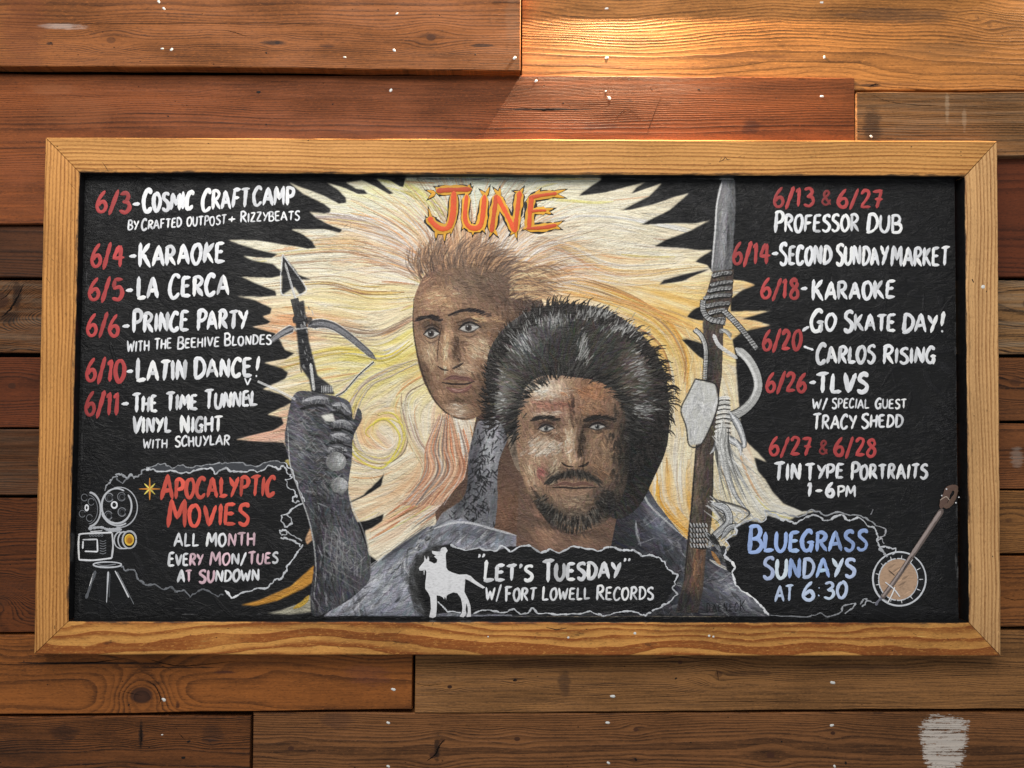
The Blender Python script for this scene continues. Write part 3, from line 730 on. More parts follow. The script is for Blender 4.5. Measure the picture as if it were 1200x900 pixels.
for k in range(90):
    x, y = 820 + rng.normal(0, 12), 480 + rng.normal(0, 20)
    stroke([(x, y), (x + rng.normal(0, 5), y + rng.uniform(6, 16))], 3, np.ones(3) * rng.uniform(.72, .90), .6, mask=tm)
stroke(tag_ + [tag_[0]], 1.3, (.12, .12, .12), .9, taper=0)
for k in range(5):
    stroke([(808, 614 + k * 6), (818, 617 + k * 6), (828, 615 + k * 6.6)], 4, (.14, .14, .14), 1, taper=.1)
    for j in range(6):
        xx = 809 + j * 3.6
        stroke([(xx, 613 + k * 6), (xx + 2, 618 + k * 6)], 1.5, (.86, .86, .86), .9)
for pts, w in (([(834, 590), (850, 596), (854, 612), (838, 628), (830, 642)], 7), ([(845, 632), (856, 618), (872, 620), (868, 634), (852, 642)], 5), ([(826, 624), (836, 634), (844, 646)], 4)):
    stroke(pts, w + 2, (.12, .12, .13), .95, taper=.3)
    stroke(pts, w, (.78, .79, .80), 1, taper=.3, bristle=.4)
stroke([(832, 656), (846, 664), (860, 670)], 3, (.92, .9, .84), .9)
stroke([(834, 646), (844, 662)], 4, (.88, .60, .30), .8)
for k in range(3):
    stroke([(829 + k * 3, 626), (838 + k * 3, 638 + k)], 2, (.10, .10, .10), .9)

# ---- black scrolls behind the notices: ragged torn edges
sc1 = [(124, 576), (127, 566), (138, 561), (146, 560), (158, 558), (174, 550), (190, 550), (206, 552), (216, 548), (236, 550), (252, 546), (270, 548), (292, 551), (312, 548), (330, 548), (336, 556), (342, 570), (352, 584), (360, 606), (366, 620), (366, 640),
       (344, 662), (334, 678), (318, 682), (300, 690), (270, 700), (240, 694), (200, 696), (170, 690), (142, 668), (100, 670), (96, 600)]
sc2 = [(522, 646), (512, 640), (528, 638), (546, 645), (562, 642), (580, 646), (598, 640), (610, 641), (622, 640), (634, 648), (644, 643), (656, 649), (668, 642), (680, 641), (700, 646), (714, 641), (730, 647), (742, 645), (752, 653), (766, 652), (778, 658), (782, 664),
       (790, 672), (796, 674), (790, 690), (780, 706), (764, 716), (740, 720), (700, 718), (640, 720), (560, 720), (530, 718), (500, 720), (490, 700), (486, 680), (492, 660), (505, 648)]
sc3 = [(852, 668), (849, 652), (856, 640), (850, 632), (862, 628), (864, 618), (878, 610), (892, 613), (900, 604), (914, 609), (930, 612), (945, 606), (960, 612), (972, 610), (990, 610), (1008, 606), (1024, 618), (1030, 632), (1038, 644), (1040, 660), (1032, 700),
       (1000, 712), (960, 722), (906, 721), (890, 708), (872, 694), (862, 686), (858, 672)]
for s in (sc1, sc2, sc3):
    m = inside(s)
    if s is not sc1:
        fill(blur(m.astype(np.float32), 1), (.085, .085, .092))
        yy, xx = np.nonzero(m)
        for k in range(350):
            i = rng.integers(len(xx))
            p = back(xx[i], yy[i])
            v = rng.choice([.06, .085, .11])
            stroke([p, p + np.array([rng.uniform(8, 25), rng.normal(0, 4)])], rng.uniform(2, 6), (v, v, v * 1.1), .5, mask=m.astype(np.float32), bristle=.5)
# sooty smudges round the rider's scroll
for k in range(260):
    a = rng.uniform(1.9, 4.4)
    x, y = 520 + 34 * math.cos(a) + rng.normal(0, 4), 684 + 42 * math.sin(a) + rng.normal(0, 3)
    stroke([(x, y), (x + 8 * math.cos(a + 1.57), y + 10 * math.sin(a + 1.57))], 4, rng.choice([.12, .18, .3]) * np.ones(3), .35, bristle=.5)
# worn edges of the black ground
for k in range(260):
    s_ = rng.integers(4)
    if s_ == 0:
        x, y, dx, dy = rng.uniform(95, 1125), 209 + rng.normal(0, .8), rng.uniform(4, 24), 0
    elif s_ == 1:
        x, y, dx, dy = rng.uniform(95, 1125), 719 + rng.normal(0, .9), rng.uniform(4, 24), 0
    elif s_ == 2:
        x, y, dx, dy = 104 - (0) + rng.normal(0, 1.3), rng.uniform(210, 715), 0, rng.uniform(4, 20)
        x -= (y - 210) * .022
    else:
        x, y, dx, dy = 1121 + rng.normal(0, .8), rng.uniform(210, 715), 0, rng.uniform(4, 20)
    stroke([(x, y), (x + dx, y + dy)], rng.uniform(.7, 1.8), np.ones(3) * rng.uniform(.2, .5), rng.uniform(.15, .5), bristle=.8)
for k in range(200):
    x, y = rng.uniform(95, 1125), rng.uniform(205, 724)
    a = rng.uniform(0, 3.1)
    stroke([(x, y), (x + 6 * math.cos(a), y + 6 * math.sin(a))], .7, np.ones(3) * rng.uniform(.2, .4), .25)
# ------------------------------------------------------------------ helpers
def tag(o, label=None, cat=None, kind=None, group=None):
    if label:
        o['label'] = label
    if cat:
        o['category'] = cat
    if kind:
        o['kind'] = kind
    if group:
        o['group'] = group
    return o


def mesh_obj(name, verts, faces, mats, parent=None, midx=None, smooth_=False, me=None):
    if me is None:
        me = bpy.data.meshes.new(name)
        me.from_pydata([tuple(v) for v in verts], [], faces)
        for m in (mats if isinstance(mats, (list, tuple)) else [mats]):
            me.materials.append(m)
        if midx is not None:
            me.polygons.foreach_set('material_index', midx)
        if smooth_:
            me.polygons.foreach_set('use_smooth', [True] * len(me.polygons))
        me.update()
    o = bpy.data.objects.new(name, me)
    COL.objects.link(o)
    if parent:
        o.parent = parent
    return o


def lin(c):
    return tuple((v / 12.92 if v <= .04045 else ((v + .055) / 1.055) ** 2.4) for v in c) + (1.0,)


class NT:
    def __init__(s, name):
        s.m = bpy.data.materials.new(name)
        s.m.use_nodes = True
        s.t = s.m.node_tree
        s.b = s.t.nodes['Principled BSDF']

    def n(s, typ, ins=None, **kw):
        nd = s.t.nodes.new(typ)
        for k, v in kw.items():
            setattr(nd, k, v)
        for k, v in (ins or {}).items():
            s.put(nd.inputs[k], v)
        return nd

    def put(s, sock, v):
        if isinstance(v, bpy.types.NodeSocket):
            s.t.links.new(v, sock)
        else:
            sock.default_value = v

    def m_(s, op, a, b=0.0, c=0.0, clamp=False):
        nd = s.n('ShaderNodeMath', {0: a, 1: b, 2: c}, operation=op)
        nd.use_clamp = clamp
        return nd.outputs[0]

    def mix(s, f, a, b, mode='MIX'):
        nd = s.n('ShaderNodeMix', data_type='RGBA', blend_type=mode)
        s.put(nd.inputs[0], f)
        s.put(nd.inputs[6], a)
        s.put(nd.inputs[7], b)
        return nd.outputs[2]

    def noise(s, vec, scale, detail=2.0, rough=.5, dist=0.0):
        nd = s.n('ShaderNodeTexNoise', {'Vector': vec, 'Scale': scale, 'Detail': detail, 'Roughness': rough, 'Distortion': dist})
        return nd.outputs[0]

    def smap(s, v, a, b, c=0.0, d=1.0):
        nd = s.n('ShaderNodeMapRange', {0: v, 1: a, 2: b, 3: c, 4: d})
        nd.interpolation_type = 'SMOOTHSTEP'
        return nd.outputs[0]

    def vec(s, x, y, z):
        return s.n('ShaderNodeCombineXYZ', {0: x, 1: y, 2: z}).outputs[0]


def wood(name, light, dark, rings=260, yc=0.0, zc=-0.06, warp=.03, seed=0.0, knots=(), grime=.25, rough=.55, contrast=.75, fibre=.35, patch=None, vertical=False, edge=False, bump=.5, scratch=.3, blotch=.35, marks=(), coat=0.0, grey=0.0):
    """sawn softwood: growth rings round a pith behind the face, bent round the knots"""
    g = NT(name)
    tc = g.n('ShaderNodeTexCoord').outputs['Object']
    sp = g.n('ShaderNodeSeparateXYZ', {0: tc}).outputs
    X, D, Y = sp[0], sp[1], sp[2]
    if vertical:
        X, Y = Y, X
    xs = g.m_('ADD', X, seed * 7.31)
    lowv = g.vec(g.m_('MULTIPLY', xs, 1.5), g.m_('MULTIPLY', Y, 5.0), g.m_('MULTIPLY', D, 5.0))
    low = g.noise(lowv, 1.0, 2.0, .5)
    low2 = g.noise(g.vec(g.m_('MULTIPLY', xs, 9.0), g.m_('MULTIPLY', Y, 26.0), seed), 1.0, 2.0, .55)
    yy = g.m_('ADD', g.m_('SUBTRACT', Y, yc), g.m_('ADD', g.m_('MULTIPLY', g.m_('SUBTRACT', low, .5), warp * 2), g.m_('MULTIPLY', g.m_('SUBTRACT', low2, .5), warp * .22)))
    for (kx, ky, ks, kd) in knots:
        if ks > .03:
            continue
        dx = g.m_('DIVIDE', g.m_('SUBTRACT', X, kx), ks * 3.4)
        dy = g.m_('DIVIDE', g.m_('SUBTRACT', Y, ky), ks * 1.9)
        d2 = g.m_('ADD', g.m_('MULTIPLY', dx, dx), g.m_('MULTIPLY', dy, dy))
        yy = g.m_('SUBTRACT', yy, g.m_('MULTIPLY', g.m_('MULTIPLY', g.m_('SUBTRACT', Y, ky), .9), g.m_('EXPONENT', g.m_('MULTIPLY', d2, -1.0))))
    dd = g.m_('SUBTRACT', g.m_('MULTIPLY', D, -1.0), zc)
    r = g.m_('SQRT', g.m_('ADD', g.m_('MULTIPLY', yy, yy), g.m_('MULTIPLY', dd, dd)))
    core = 0.0
    for (kx, ky, ks, kd) in knots:
        big = ks > .03
        dx = g.m_('DIVIDE', g.m_('SUBTRACT', X, kx), ks * (1.5 if big else 3.6))
        dy = g.m_('DIVIDE', g.m_('SUBTRACT', Y, ky), ks * (1.15 if big else 1.9))
        d2 = g.m_('ADD', g.m_('MULTIPLY', dx, dx), g.m_('MULTIPLY', dy, dy))
        if big:
            r = g.m_('ADD', r, g.m_('MULTIPLY', g.m_('EXPONENT', g.m_('MULTIPLY', d2, -1.0)), ks * 1.5))
        ex = g.m_('DIVIDE', g.m_('SUBTRACT', X, kx), ks * .62)
        ey = g.m_('DIVIDE', g.m_('SUBTRACT', Y, ky), ks * .45)
        e2 = g.m_('ADD', g.m_('MULTIPLY', ex, ex), g.m_('MULTIPLY', ey, ey))
        e2 = g.m_('ADD', e2, g.m_('MULTIPLY', g.m_('SUBTRACT', low2, .5), .8))
        core = g.m_('MAXIMUM', core, g.m_('MULTIPLY', g.smap(e2, 1.15, .6), kd))
    ph = g.m_('MULTIPLY', r, rings)
    fr = g.m_('FRACT', ph)
    late = g.m_('MULTIPLY', g.smap(fr, .25, .86), g.smap(fr, 1.0, .90))
    wn = g.n('ShaderNodeTexNoise', {'W': g.m_('MULTIPLY', r, rings * .37), 'Scale': 1.0, 'Detail': 3.0}, noise_dimensions='1D').outputs[0]
    wide = g.n('ShaderNodeTexNoise', {'W': g.m_('MULTIPLY', r, rings * .10), 'Scale': 1.0, 'Detail': 1.0}, noise_dimensions='1D').outputs[0]
    late = g.m_('MULTIPLY', late, g.smap(wn, .25, .65, .25, 1.0))
    fib = g.noise(g.vec(g.m_('MULTIPLY', xs, 14.0), g.m_('MULTIPLY', Y, 520.0), g.m_('MULTIPLY', D, 520.0)), 1.0, 2.0, .6)
    fib2 = g.noise(g.vec(g.m_('MULTIPLY', xs, 5.0), g.m_('MULTIPLY', Y, 170.0), g.m_('MULTIPLY', D, 200.0)), 1.0, 4.0, .65)
    a = g.m_('ADD', g.m_('MULTIPLY', late, contrast), g.m_('MULTIPLY', g.m_('SUBTRACT', wide, .5), .75))
    a = g.m_('ADD', a, g.m_('MULTIPLY', g.m_('SUBTRACT', fib, .5), fibre * 2.0), clamp=False)
    a = g.m_('ADD', a, g.m_('MULTIPLY', g.m_('SUBTRACT', fib2, .5), fibre * 3.6), clamp=True)
    colr = g.mix(a, lin(light), lin(dark))
    bl = g.noise(g.vec(g.m_('MULTIPLY', xs, 3.0), g.m_('MULTIPLY', Y, 11.0), seed + 3.0), 1.0, 4.0, .6)
    colr = g.mix(g.smap(bl, .40, .72, 0.0, blotch), colr, lin(tuple(c * .62 for c in dark)))
    colr = g.mix(g.smap(bl, .44, .25, 0.0, blotch * .7), colr, lin(tuple(min(1, c * 1.12) for c in light)))
    spk_ = g.noise(g.vec(g.m_('MULTIPLY', xs, 105.0), g.m_('MULTIPLY', Y, 360.0), seed), 1.0, 3.0, .75)
    colr = g.mix(g.smap(spk_, .47, .26, 0.0, .60), colr, lin(tuple(c * .5 for c in dark)))
    colr = g.mix(g.smap(spk_, .54, .74, 0.0, .50), colr, lin(tuple(min(1, c * 1.2) for c in light)))
    # grime in spots and rubbed bands
    gr = g.noise(g.vec(g.m_('MULTIPLY', xs, 22.0), g.m_('MULTIPLY', Y, 60.0), seed + 9.0), 1.0, 5.0, .7)
    colr = g.mix(g.smap(gr, .60, .74, 0.0, grime), colr, lin((.13, .10, .085)))
    if grey:
        gy = g.noise(g.vec(g.m_('MULTIPLY', xs, 4.0), g.m_('MULTIPLY', Y, 90.0), seed + 5.0), 1.0, 4.0, .6)
        colr = g.mix(g.smap(gy, .42, .68, 0.0, grey), colr, lin((.60, .54, .46)))
    pit = g.n('ShaderNodeTexVoronoi', {'Vector': g.vec(g.m_('MULTIPLY', xs, 34.0), g.m_('MULTIPLY', Y, 52.0), seed), 'Scale': 1.0, 'Randomness': 1.0})
    pm = g.m_('MULTIPLY', g.smap(pit.outputs['Distance'], .085, .04), g.smap(g.n('ShaderNodeSeparateColor', {0: pit.outputs['Color']}).outputs[0], .80, .82))
    colr = g.mix(g.m_('MULTIPLY', pm, .85), colr, lin((.07, .05, .045)))
    # pale scuffs that follow or cross the grain
    sc1_ = g.noise(g.vec(g.m_('MULTIPLY', xs, 30.0), g.m_('MULTIPLY', Y, 420.0), seed + 1.0), 1.0, 3.0, .7)
    sg = g.noise(g.vec(g.m_('MULTIPLY', xs, 5.0), g.m_('MULTIPLY', Y, 14.0), seed + 21.0), 1.0, 2.0, .5)
    sm = g.m_('MULTIPLY', g.smap(sc1_, .62, .74), g.smap(sg, .48, .66))
    sc2_ = g.noise(g.vec(g.m_('MULTIPLY', xs, 330.0), g.m_('MULTIPLY', Y, 26.0), seed + 2.0), 1.0, 2.0, .6)
    sm2 = g.m_('MULTIPLY', g.smap(sc2_, .68, .76), g.smap(sg, .40, .30))
    colr = g.mix(g.m_('MULTIPLY', g.m_('MAXIMUM', sm, g.m_('MULTIPLY', sm2, .5)), scratch), colr, lin(tuple(min(1, c * 1.25 + .12) for c in light)))
    colr = g.mix(core, colr, g.mix(g.m_('MULTIPLY', fr, .8), lin((.20, .115, .075)), lin((.33, .20, .13))))
    for (mx, my, rx, ry, mc, ma) in marks:
        dx = g.m_('DIVIDE', g.m_('SUBTRACT', X, mx), rx)
        dy = g.m_('DIVIDE', g.m_('SUBTRACT', Y, my), ry)
        d2 = g.m_('ADD', g.m_('ADD', g.m_('MULTIPLY', dx, dx), g.m_('MULTIPLY', dy, dy)), g.m_('ADD', g.m_('MULTIPLY', g.m_('SUBTRACT', gr, .5), 3.0), g.m_('MULTIPLY', g.m_('SUBTRACT', fib2, .5), 2.2)))
        colr = g.mix(g.smap(d2, 1.2, .2, 0.0, ma), colr, lin(mc))
    rg = g.smap(bl, .3, .7, rough, rough + .25)
    if patch:
        mx, my, rx, ry = patch
        dy = g.m_('DIVIDE', g.m_('SUBTRACT', Y, my), ry)
        dx = g.m_('DIVIDE', g.m_('DIVIDE', g.m_('SUBTRACT', X, mx), rx), g.m_('ADD', 1.0, g.m_('MULTIPLY', dy, .2)))
        p4 = g.m_('ADD', g.m_('POWER', g.m_('ABSOLUTE', dx), 3.0), g.m_('POWER', g.m_('ABSOLUTE', dy), 3.0))
        wob = g.noise(g.vec(g.m_('MULTIPLY', xs, 60.0), g.m_('MULTIPLY', Y, 240.0), seed), 1.0, 5.0, .7)
        e = g.m_('ADD', p4, g.m_('MULTIPLY', g.m_('SUBTRACT', wob, .5), 4.0))
        pmk = g.m_('MULTIPLY', g.smap(e, 1.0, .75), g.smap(g.m_('ADD', g.m_('ADD', fib2, g.m_('MULTIPLY', late, .10)), g.m_('MULTIPLY', g.m_('SUBTRACT', spk_, .5), .5)), .66, .58))
        colr = g.mix(g.m_('MULTIPLY', pmk, .92), colr, lin((.80, .76, .72)))
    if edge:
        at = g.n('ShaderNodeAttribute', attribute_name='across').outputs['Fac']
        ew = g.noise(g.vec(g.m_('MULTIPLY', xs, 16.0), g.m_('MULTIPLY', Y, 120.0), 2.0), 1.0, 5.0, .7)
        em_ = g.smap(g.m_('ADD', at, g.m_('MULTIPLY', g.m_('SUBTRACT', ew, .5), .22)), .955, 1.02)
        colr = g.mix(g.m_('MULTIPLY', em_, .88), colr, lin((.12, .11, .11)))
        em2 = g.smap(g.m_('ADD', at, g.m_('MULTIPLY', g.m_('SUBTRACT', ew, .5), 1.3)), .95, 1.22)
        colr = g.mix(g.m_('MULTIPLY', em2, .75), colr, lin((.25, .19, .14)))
    g.put(g.b.inputs['Base Color'], colr)
    g.put(g.b.inputs['Roughness'], rg)
    g.b.inputs['Specular IOR Level'].default_value = .25
    if coat:
        g.b.inputs['Coat Weight'].default_value = coat
        g.b.inputs['Coat Roughness'].default_value = .35
    h = g.m_('ADD', g.m_('MULTIPLY', late, .55), g.m_('ADD', g.m_('MULTIPLY', fib, .30), g.m_('MULTIPLY', fib2, .5)))
    h = g.m_('SUBTRACT', h, g.m_('MULTIPLY', pm, 1.5))
    h = g.m_('SUBTRACT', h, g.m_('MULTIPLY', sm, .4))
    bn = g.n('ShaderNodeBump', {'Strength': bump, 'Distance': .0019, 'Height': h})
    g.put(g.b.inputs['Normal'], bn.outputs[0])
    return g.m


def flat_mat(name, c, rough=.5, spec=.4, noise_amt=.15, scale=60, bumpd=.0004):
    g = NT(name)
    tc = g.n('ShaderNodeTexCoord').outputs['Object']
    nz = g.noise(tc, scale, 4.0, .6)
    colr = g.mix(g.smap(nz, .3, .7, 0.0, noise_amt), lin(c), lin(tuple(min(1, v * 2.2 + .03) for v in c)))
    g.put(g.b.inputs['Base Color'], colr)
    g.b.inputs['Roughness'].default_value = rough
    g.b.inputs['Specular IOR Level'].default_value = spec
    g.put(g.b.inputs['Normal'], g.n('ShaderNodeBump', {'Strength': .6, 'Distance': bumpd, 'Height': nz}).outputs[0])
    return g.m


# ------------------------------------------------------------------ the plank wall
R_ = random.Random(3)
wall = mesh_obj('wall', [W(-2.2, -1.6, -.075), W(2.2, -1.6, -.075), W(2.2, 1.5, -.075), W(-2.2, 1.5, -.075)], [(0, 1, 2, 3)], flat_mat('tar_paper', (.06, .045, .04), .9, .1), None)
tag(wall, 'rough wall of reclaimed brown planks behind the painted sign', kind='structure')

WHITE = flat_mat('old_white_paint', (.84, .84, .82), .6, .3, .3, 400)
HOLE = flat_mat('dark_hole', (.05, .035, .03), .7, .3, .3, 400)  # holes as dark discs: their inner shade is put into this colour


def plank(x0, x1, y0, y1, d, m, thick=.03, slope=(0, 0, 0, 0)):
    """x0..x1, y0 (top)..y1 (bottom) in measured coordinates on the plank's own face"""
    c = P([(x0, y0 + slope[0]), (x1, y0 + slope[1]), (x1, y1 + slope[2]), (x0, y1 + slope[3])], d)
    N = max(6, int((x1 - x0) / 34))
    cx, cy = c[:, 0].mean(), c[:, 1].mean()
    vs, fs = [], []
    g = .0011
    prof = []
    ph = R_.uniform(0, 9)
    for i in range(N + 1):
        t = i / N
        top = c[0] * (1 - t) + c[1] * t
        bot = c[3] * (1 - t) + c[2] * t
        wt = R_.gauss(0, .0004) + .0013 * math.sin(t * 9 + ph)
        wb = R_.gauss(0, .0004) + .0013 * math.sin(t * 7 + ph * 2)
        xt = top[0] + (g if i == 0 else -g if i == N else 0)
        yt, yb = top[1] - g + wt, bot[1] + g + wb
        ch = .0016 + R_.uniform(-.0005, .0010)
        ce = .0012 if 0 < i < N else .0016
        sx = 0 if 0 < i < N else (ce if i == 0 else -ce)
        ring = [(xt, yt, d - ch), (xt + sx, yt - ch, d), (xt + sx, yb + ch, d), (xt, yb, d - ch), (xt, yb, d - thick), (xt, yt, d - thick)]
        k = len(vs)
        vs += [W(px - cx, py - cy, pd - d) for px, py, pd in ring]
        if i:
            for j in range(6):
                a, b = k - 6 + j, k - 6 + (j + 1) % 6
                fs.append((a, a + 6, b + 6, b))
    fs.append((0, 1, 2, 3, 4, 5))
    k = len(vs) - 6
    fs.append((k + 5, k + 4, k + 3, k + 2, k + 1, k))
    o = mesh_obj('plank', vs, fs, m, wall)
    o.location = W(cx, cy, d)
    return o, cx, cy, d


def on(pl, px, py):
    q = P([(px, py)], pl[3])[0]
    return q[0] - pl[1], q[1] - pl[2]


def spec(name, x0, x1, y0, y1, d, light, dark, knots=(), slope=(0, 0, 0, 0), patch=None, marks=(), **kw):
    """plank plus its own wood; knots and marks are given in measured coordinates"""
    c = P([(x0, y0 + slope[0]), (x1, y0 + slope[1]), (x1, y1 + slope[2]), (x0, y1 + slope[3])], d)
    cx, cy = c[:, 0].mean(), c[:, 1].mean()

    def loc(px, py):
        q = P([(px, py)], d)[0]
        return q[0] - cx, q[1] - cy
    kn = [loc(a, b) + (s * .002, k) for a, b, s, k in knots]
    mk = [loc(a, b) + (rx * .002, ry * .002, mc, ma) for a, b, rx, ry, mc, ma in marks]
    if patch:
        patch = loc(patch[0], patch[1]) + (patch[2] * .002, patch[3] * .002)
    tone = lambda c, k=1.0: (min(1, c[0] * .99 * k), c[1] * .905 * k, c[2] * .72 * k)
    kw['rings'] = kw.get('rings', 200) * 1.25
    m = wood(name, tone(light), tone(dark, .62), knots=kn, patch=patch, marks=mk, **kw)
    return plank(x0, x1, y0, y1, d, m, slope=slope)


DK_ = (.16, .11, .09)
pA1 = spec('plank_brown_thick', -160, 611, -40, 78, -.006, (.60, .39, .235), (.37, .21, .125), [(130, 92 - 45, 9, .5), (505, 44, 9, .8), (325, 50, 5, .9)], slope=(0, 0, 5, -2), rings=210, yc=.05, zc=-.10, seed=1.3, blotch=.45, grime=.3, scratch=.35,
           marks=[(322, 50, 16, 3, (.12, .07, .05), .8), (567, 53, 16, 2.5, (.12, .07, .05), .8), (385, 54, 10, 3, (.2, .11, .08), .6), (58, 51, 5, 2.5, (.1, .06, .05), .8), (75, 31, 28, 4, (.80, .74, .70), .4), (600, 20, 8, 40, (.5, .36, .26), .3), (28, 40, 30, 60, (.42, .22, .12), .4)])
plank(-160, 611, -96, -42, -.02, bpy.data.materials['plank_brown_thick'])
pA2 = spec('plank_tan_top', 611, 1400, -10, 106, -.042, (.72, .52, .33), (.50, .32, .18), [(1160, 30, 6, .3), (545 + 600, 20, 5, .3)], rings=120, yc=-.06, zc=-.05, warp=.05, seed=2.7, blotch=.5, grime=.25, rough=.5,
           marks=[(1050, 18, 70, 10, (.30, .22, .17), .45), (1100, 60, 60, 14, (.42, .30, .19), .4), (870, 66, 90, 3, (.40, .25, .15), .5), (1020, 100, 12, 2, (.1, .08, .07), .8), (940, 98, 200, 4, (.40, .26, .16), .4)], scratch=.45)
plank(611, 1188, -70, -12, -.0321, bpy.data.materials['plank_tan_top'])  # unseen plank above the view, depth and end set to shade the tan plank
pB = spec('plank_redbrown', -160, 1002, 88, 262, -.034, (.55, .325, .19), (.32, .165, .095), [], slope=(-3, 2, 2, 0), rings=330, yc=.03, zc=-.11, warp=.025, seed=4.1, blotch=.5, grime=.45, rough=.5, scratch=.5,
          marks=[(640, 128, 60, 1.6, (.13, .07, .05), .9), (60, 105, 30, 8, (.60, .38, .24), .3), (90, 130, 50, 22, (.58, .36, .22), .25), (880, 150, 12, 10, (.2, .1, .07), .6), (700, 148, 24, 5, (.28, .15, .1), .6), (20, 200, 30, 20, (.55, .30, .17), .3)])
pB2 = spec('plank_grey_grain', 1003, 1400, 106, 183, -.026, (.55, .415, .30), (.31, .215, .145), [], slope=(2, -1, 0, 0), rings=300, yc=-.05, zc=-.07, warp=.02, seed=5.9, blotch=.45, grime=.5, fibre=.6, bump=1.0, contrast=.9, grey=.18, scratch=.5,
           marks=[(1022, 148, 12, 26, (.16, .12, .10), .65), (1110, 125, 3, 20, (.7, .62, .52), .4), (1130, 140, 3, 16, (.7, .62, .52), .3)])
pR1 = spec('plank_smooth_red', 600, 1400, 184, 326, -.045, (.40, .215, .14), (.30, .15, .10), [], rings=120, yc=.02, zc=-.2, warp=.02, seed=6.2, blotch=.25, grime=.1, fibre=.15, bump=.2, rough=.45)
pL1 = spec('plank_dark_umber', -160, 600, 264, 326, -.045, (.34, .215, .145), (.20, .125, .085), [], rings=180, yc=.02, zc=-.08, seed=7.7, blotch=.4, rough=.5)
pL2 = spec('plank_split_grain', -160, 600, 328, 414, -.043, (.44, .30, .19), (.20, .125, .085), [(-4, 352, 24, .8)], rings=230, yc=-.02, zc=-.03, warp=.09, seed=8.4, fibre=.6, bump=1.0, contrast=1.0, grime=.4, grey=.2, marks=[(10, 372, 16, 8, (.09, .06, .05), .7), (20, 345, 6, 18, (.1, .06, .05), .7)])
pR2 = spec('plank_weathered', 600, 1400, 328, 415, -.043, (.60, .48, .37), (.29, .20, .145), [(1206, 356, 14, .6)], rings=170, yc=.03, zc=-.03, warp=.08, seed=9.1, fibre=.6, bump=1.0, contrast=1.0, grey=.4)
pL3 = spec('plank_mahogany', -160, 600, 418, 501, -.045, (.42, .23, .14), (.23, .12, .075), [(14, 452, 8, .7)], rings=200, yc=.0, zc=-.06, seed=10.3, blotch=.5)
pR3 = spec('plank_swirl', 600, 1400, 418, 494, -.045, (.48, .32, .215), (.27, .165, .11), [(1190, 448, 12, .5)], rings=220, yc=.0, zc=-.04, warp=.07, seed=11.8, contrast=1.0, fibre=.5)
pL4 = spec('plank_dark_grain', -160, 600, 503, 581, -.042, (.38, .25, .165), (.20, .13, .09), [], rings=330, yc=-.03, zc=-.06, seed=12.5, fibre=.6, bump=.9, grey=.08)
pR4 = spec('plank_dull_brown', 600, 1400, 496, 573, -.042, (.52, .345, .235), (.34, .21, .14), [], rings=180, yc=.04, zc=-.08, seed=13.6, blotch=.5, marks=[(1192, 536, 9, 13, (.66, .62, .58), .3)])
pL5 = spec('plank_mid_brown', -160, 600, 583, 742, -.044, (.42, .245, .135), (.215, .12, .075), [(-2, 705, 20, .3), (30, 668, 14, .2)], rings=130, yc=.03, zc=-.04, warp=.10, seed=14.2, contrast=1.0, fibre=.5)
pR5 = spec('plank_rough_tan', 600, 1400, 575, 649, -.044, (.58, .43, .29), (.36, .245, .16), [(1182, 610, 7, .4)], rings=190, yc=.03, zc=-.05, warp=.05, seed=15.9, fibre=.55)
pR6 = spec('plank_orange_tan', 600, 1400, 651, 735, -.044, (.60, .41, .26), (.38, .22, .13), [], rings=130, yc=-.02, zc=-.05, warp=.06, seed=16.4, contrast=.9)
pC1 = spec('plank_orange_knot', -160, 484, 744, 837, -.040, (.62, .40, .22), (.40, .235, .13), [(166, 815, 23, 1.0)], rings=95, yc=-.04, zc=-.06, warp=.07, seed=17.7, blotch=.35, grime=.2, rough=.5, slope=(0, 0, -5, 2),
           marks=[(100, 777, 120, 1.4, (.08, .05, .04), .9), (200, 782, 70, 1.1, (.08, .05, .04), .8), (262, 788, 14, 2, (.25, .13, .12), .7), (208, 826, 3, 6, (.2, .1, .07), .8), (430, 790, 30, 14, (.45, .26, .22), .3), (183, 800, 12, 3, (.08, .05, .04), .5)])
pC2 = spec('plank_line_grain', 486, 1400, 739, 832, -.043, (.60, .455, .325), (.36, .245, .165), [(797, 776, 5, 1.0), (527, 805, 5, 1.0), (842, 790, 8, .5), (604, 797, 4, .9)], rings=270, yc=.05, zc=-.07, warp=.035, seed=18.9, grime=.4, fibre=.6, bump=1.0, contrast=.8, scratch=.5, slope=(0, 0, -2, 4),
           marks=[(880, 789, 40, 3, (.2, .12, .08), .5), (662, 800, 8, 16, (.25, .17, .12), .6), (640, 778, 60, 6, (.28, .17, .11), .5), (1010, 782, 70, 3, (.26, .17, .12), .5)])
pD1 = spec('plank_ribbed_dark', -160, 294, 839, 960, -.044, (.50, .325, .20), (.27, .165, .11), [(246, 868, 4, .9), (166, 862, 6, .7)], rings=240, yc=.02, zc=-.05, warp=.05, seed=20.2, contrast=1.0, fibre=.5, bump=1.0, blotch=.5, slope=(0, 0, 0, 0),
           marks=[(75, 858, 18, 10, (.18, .11, .08), .6), (165, 862, 3, 18, (.12, .08, .06), .8), (250, 862, 14, 12, (.2, .13, .1), .5), (20, 880, 60, 18, (.16, .1, .07), .4)])
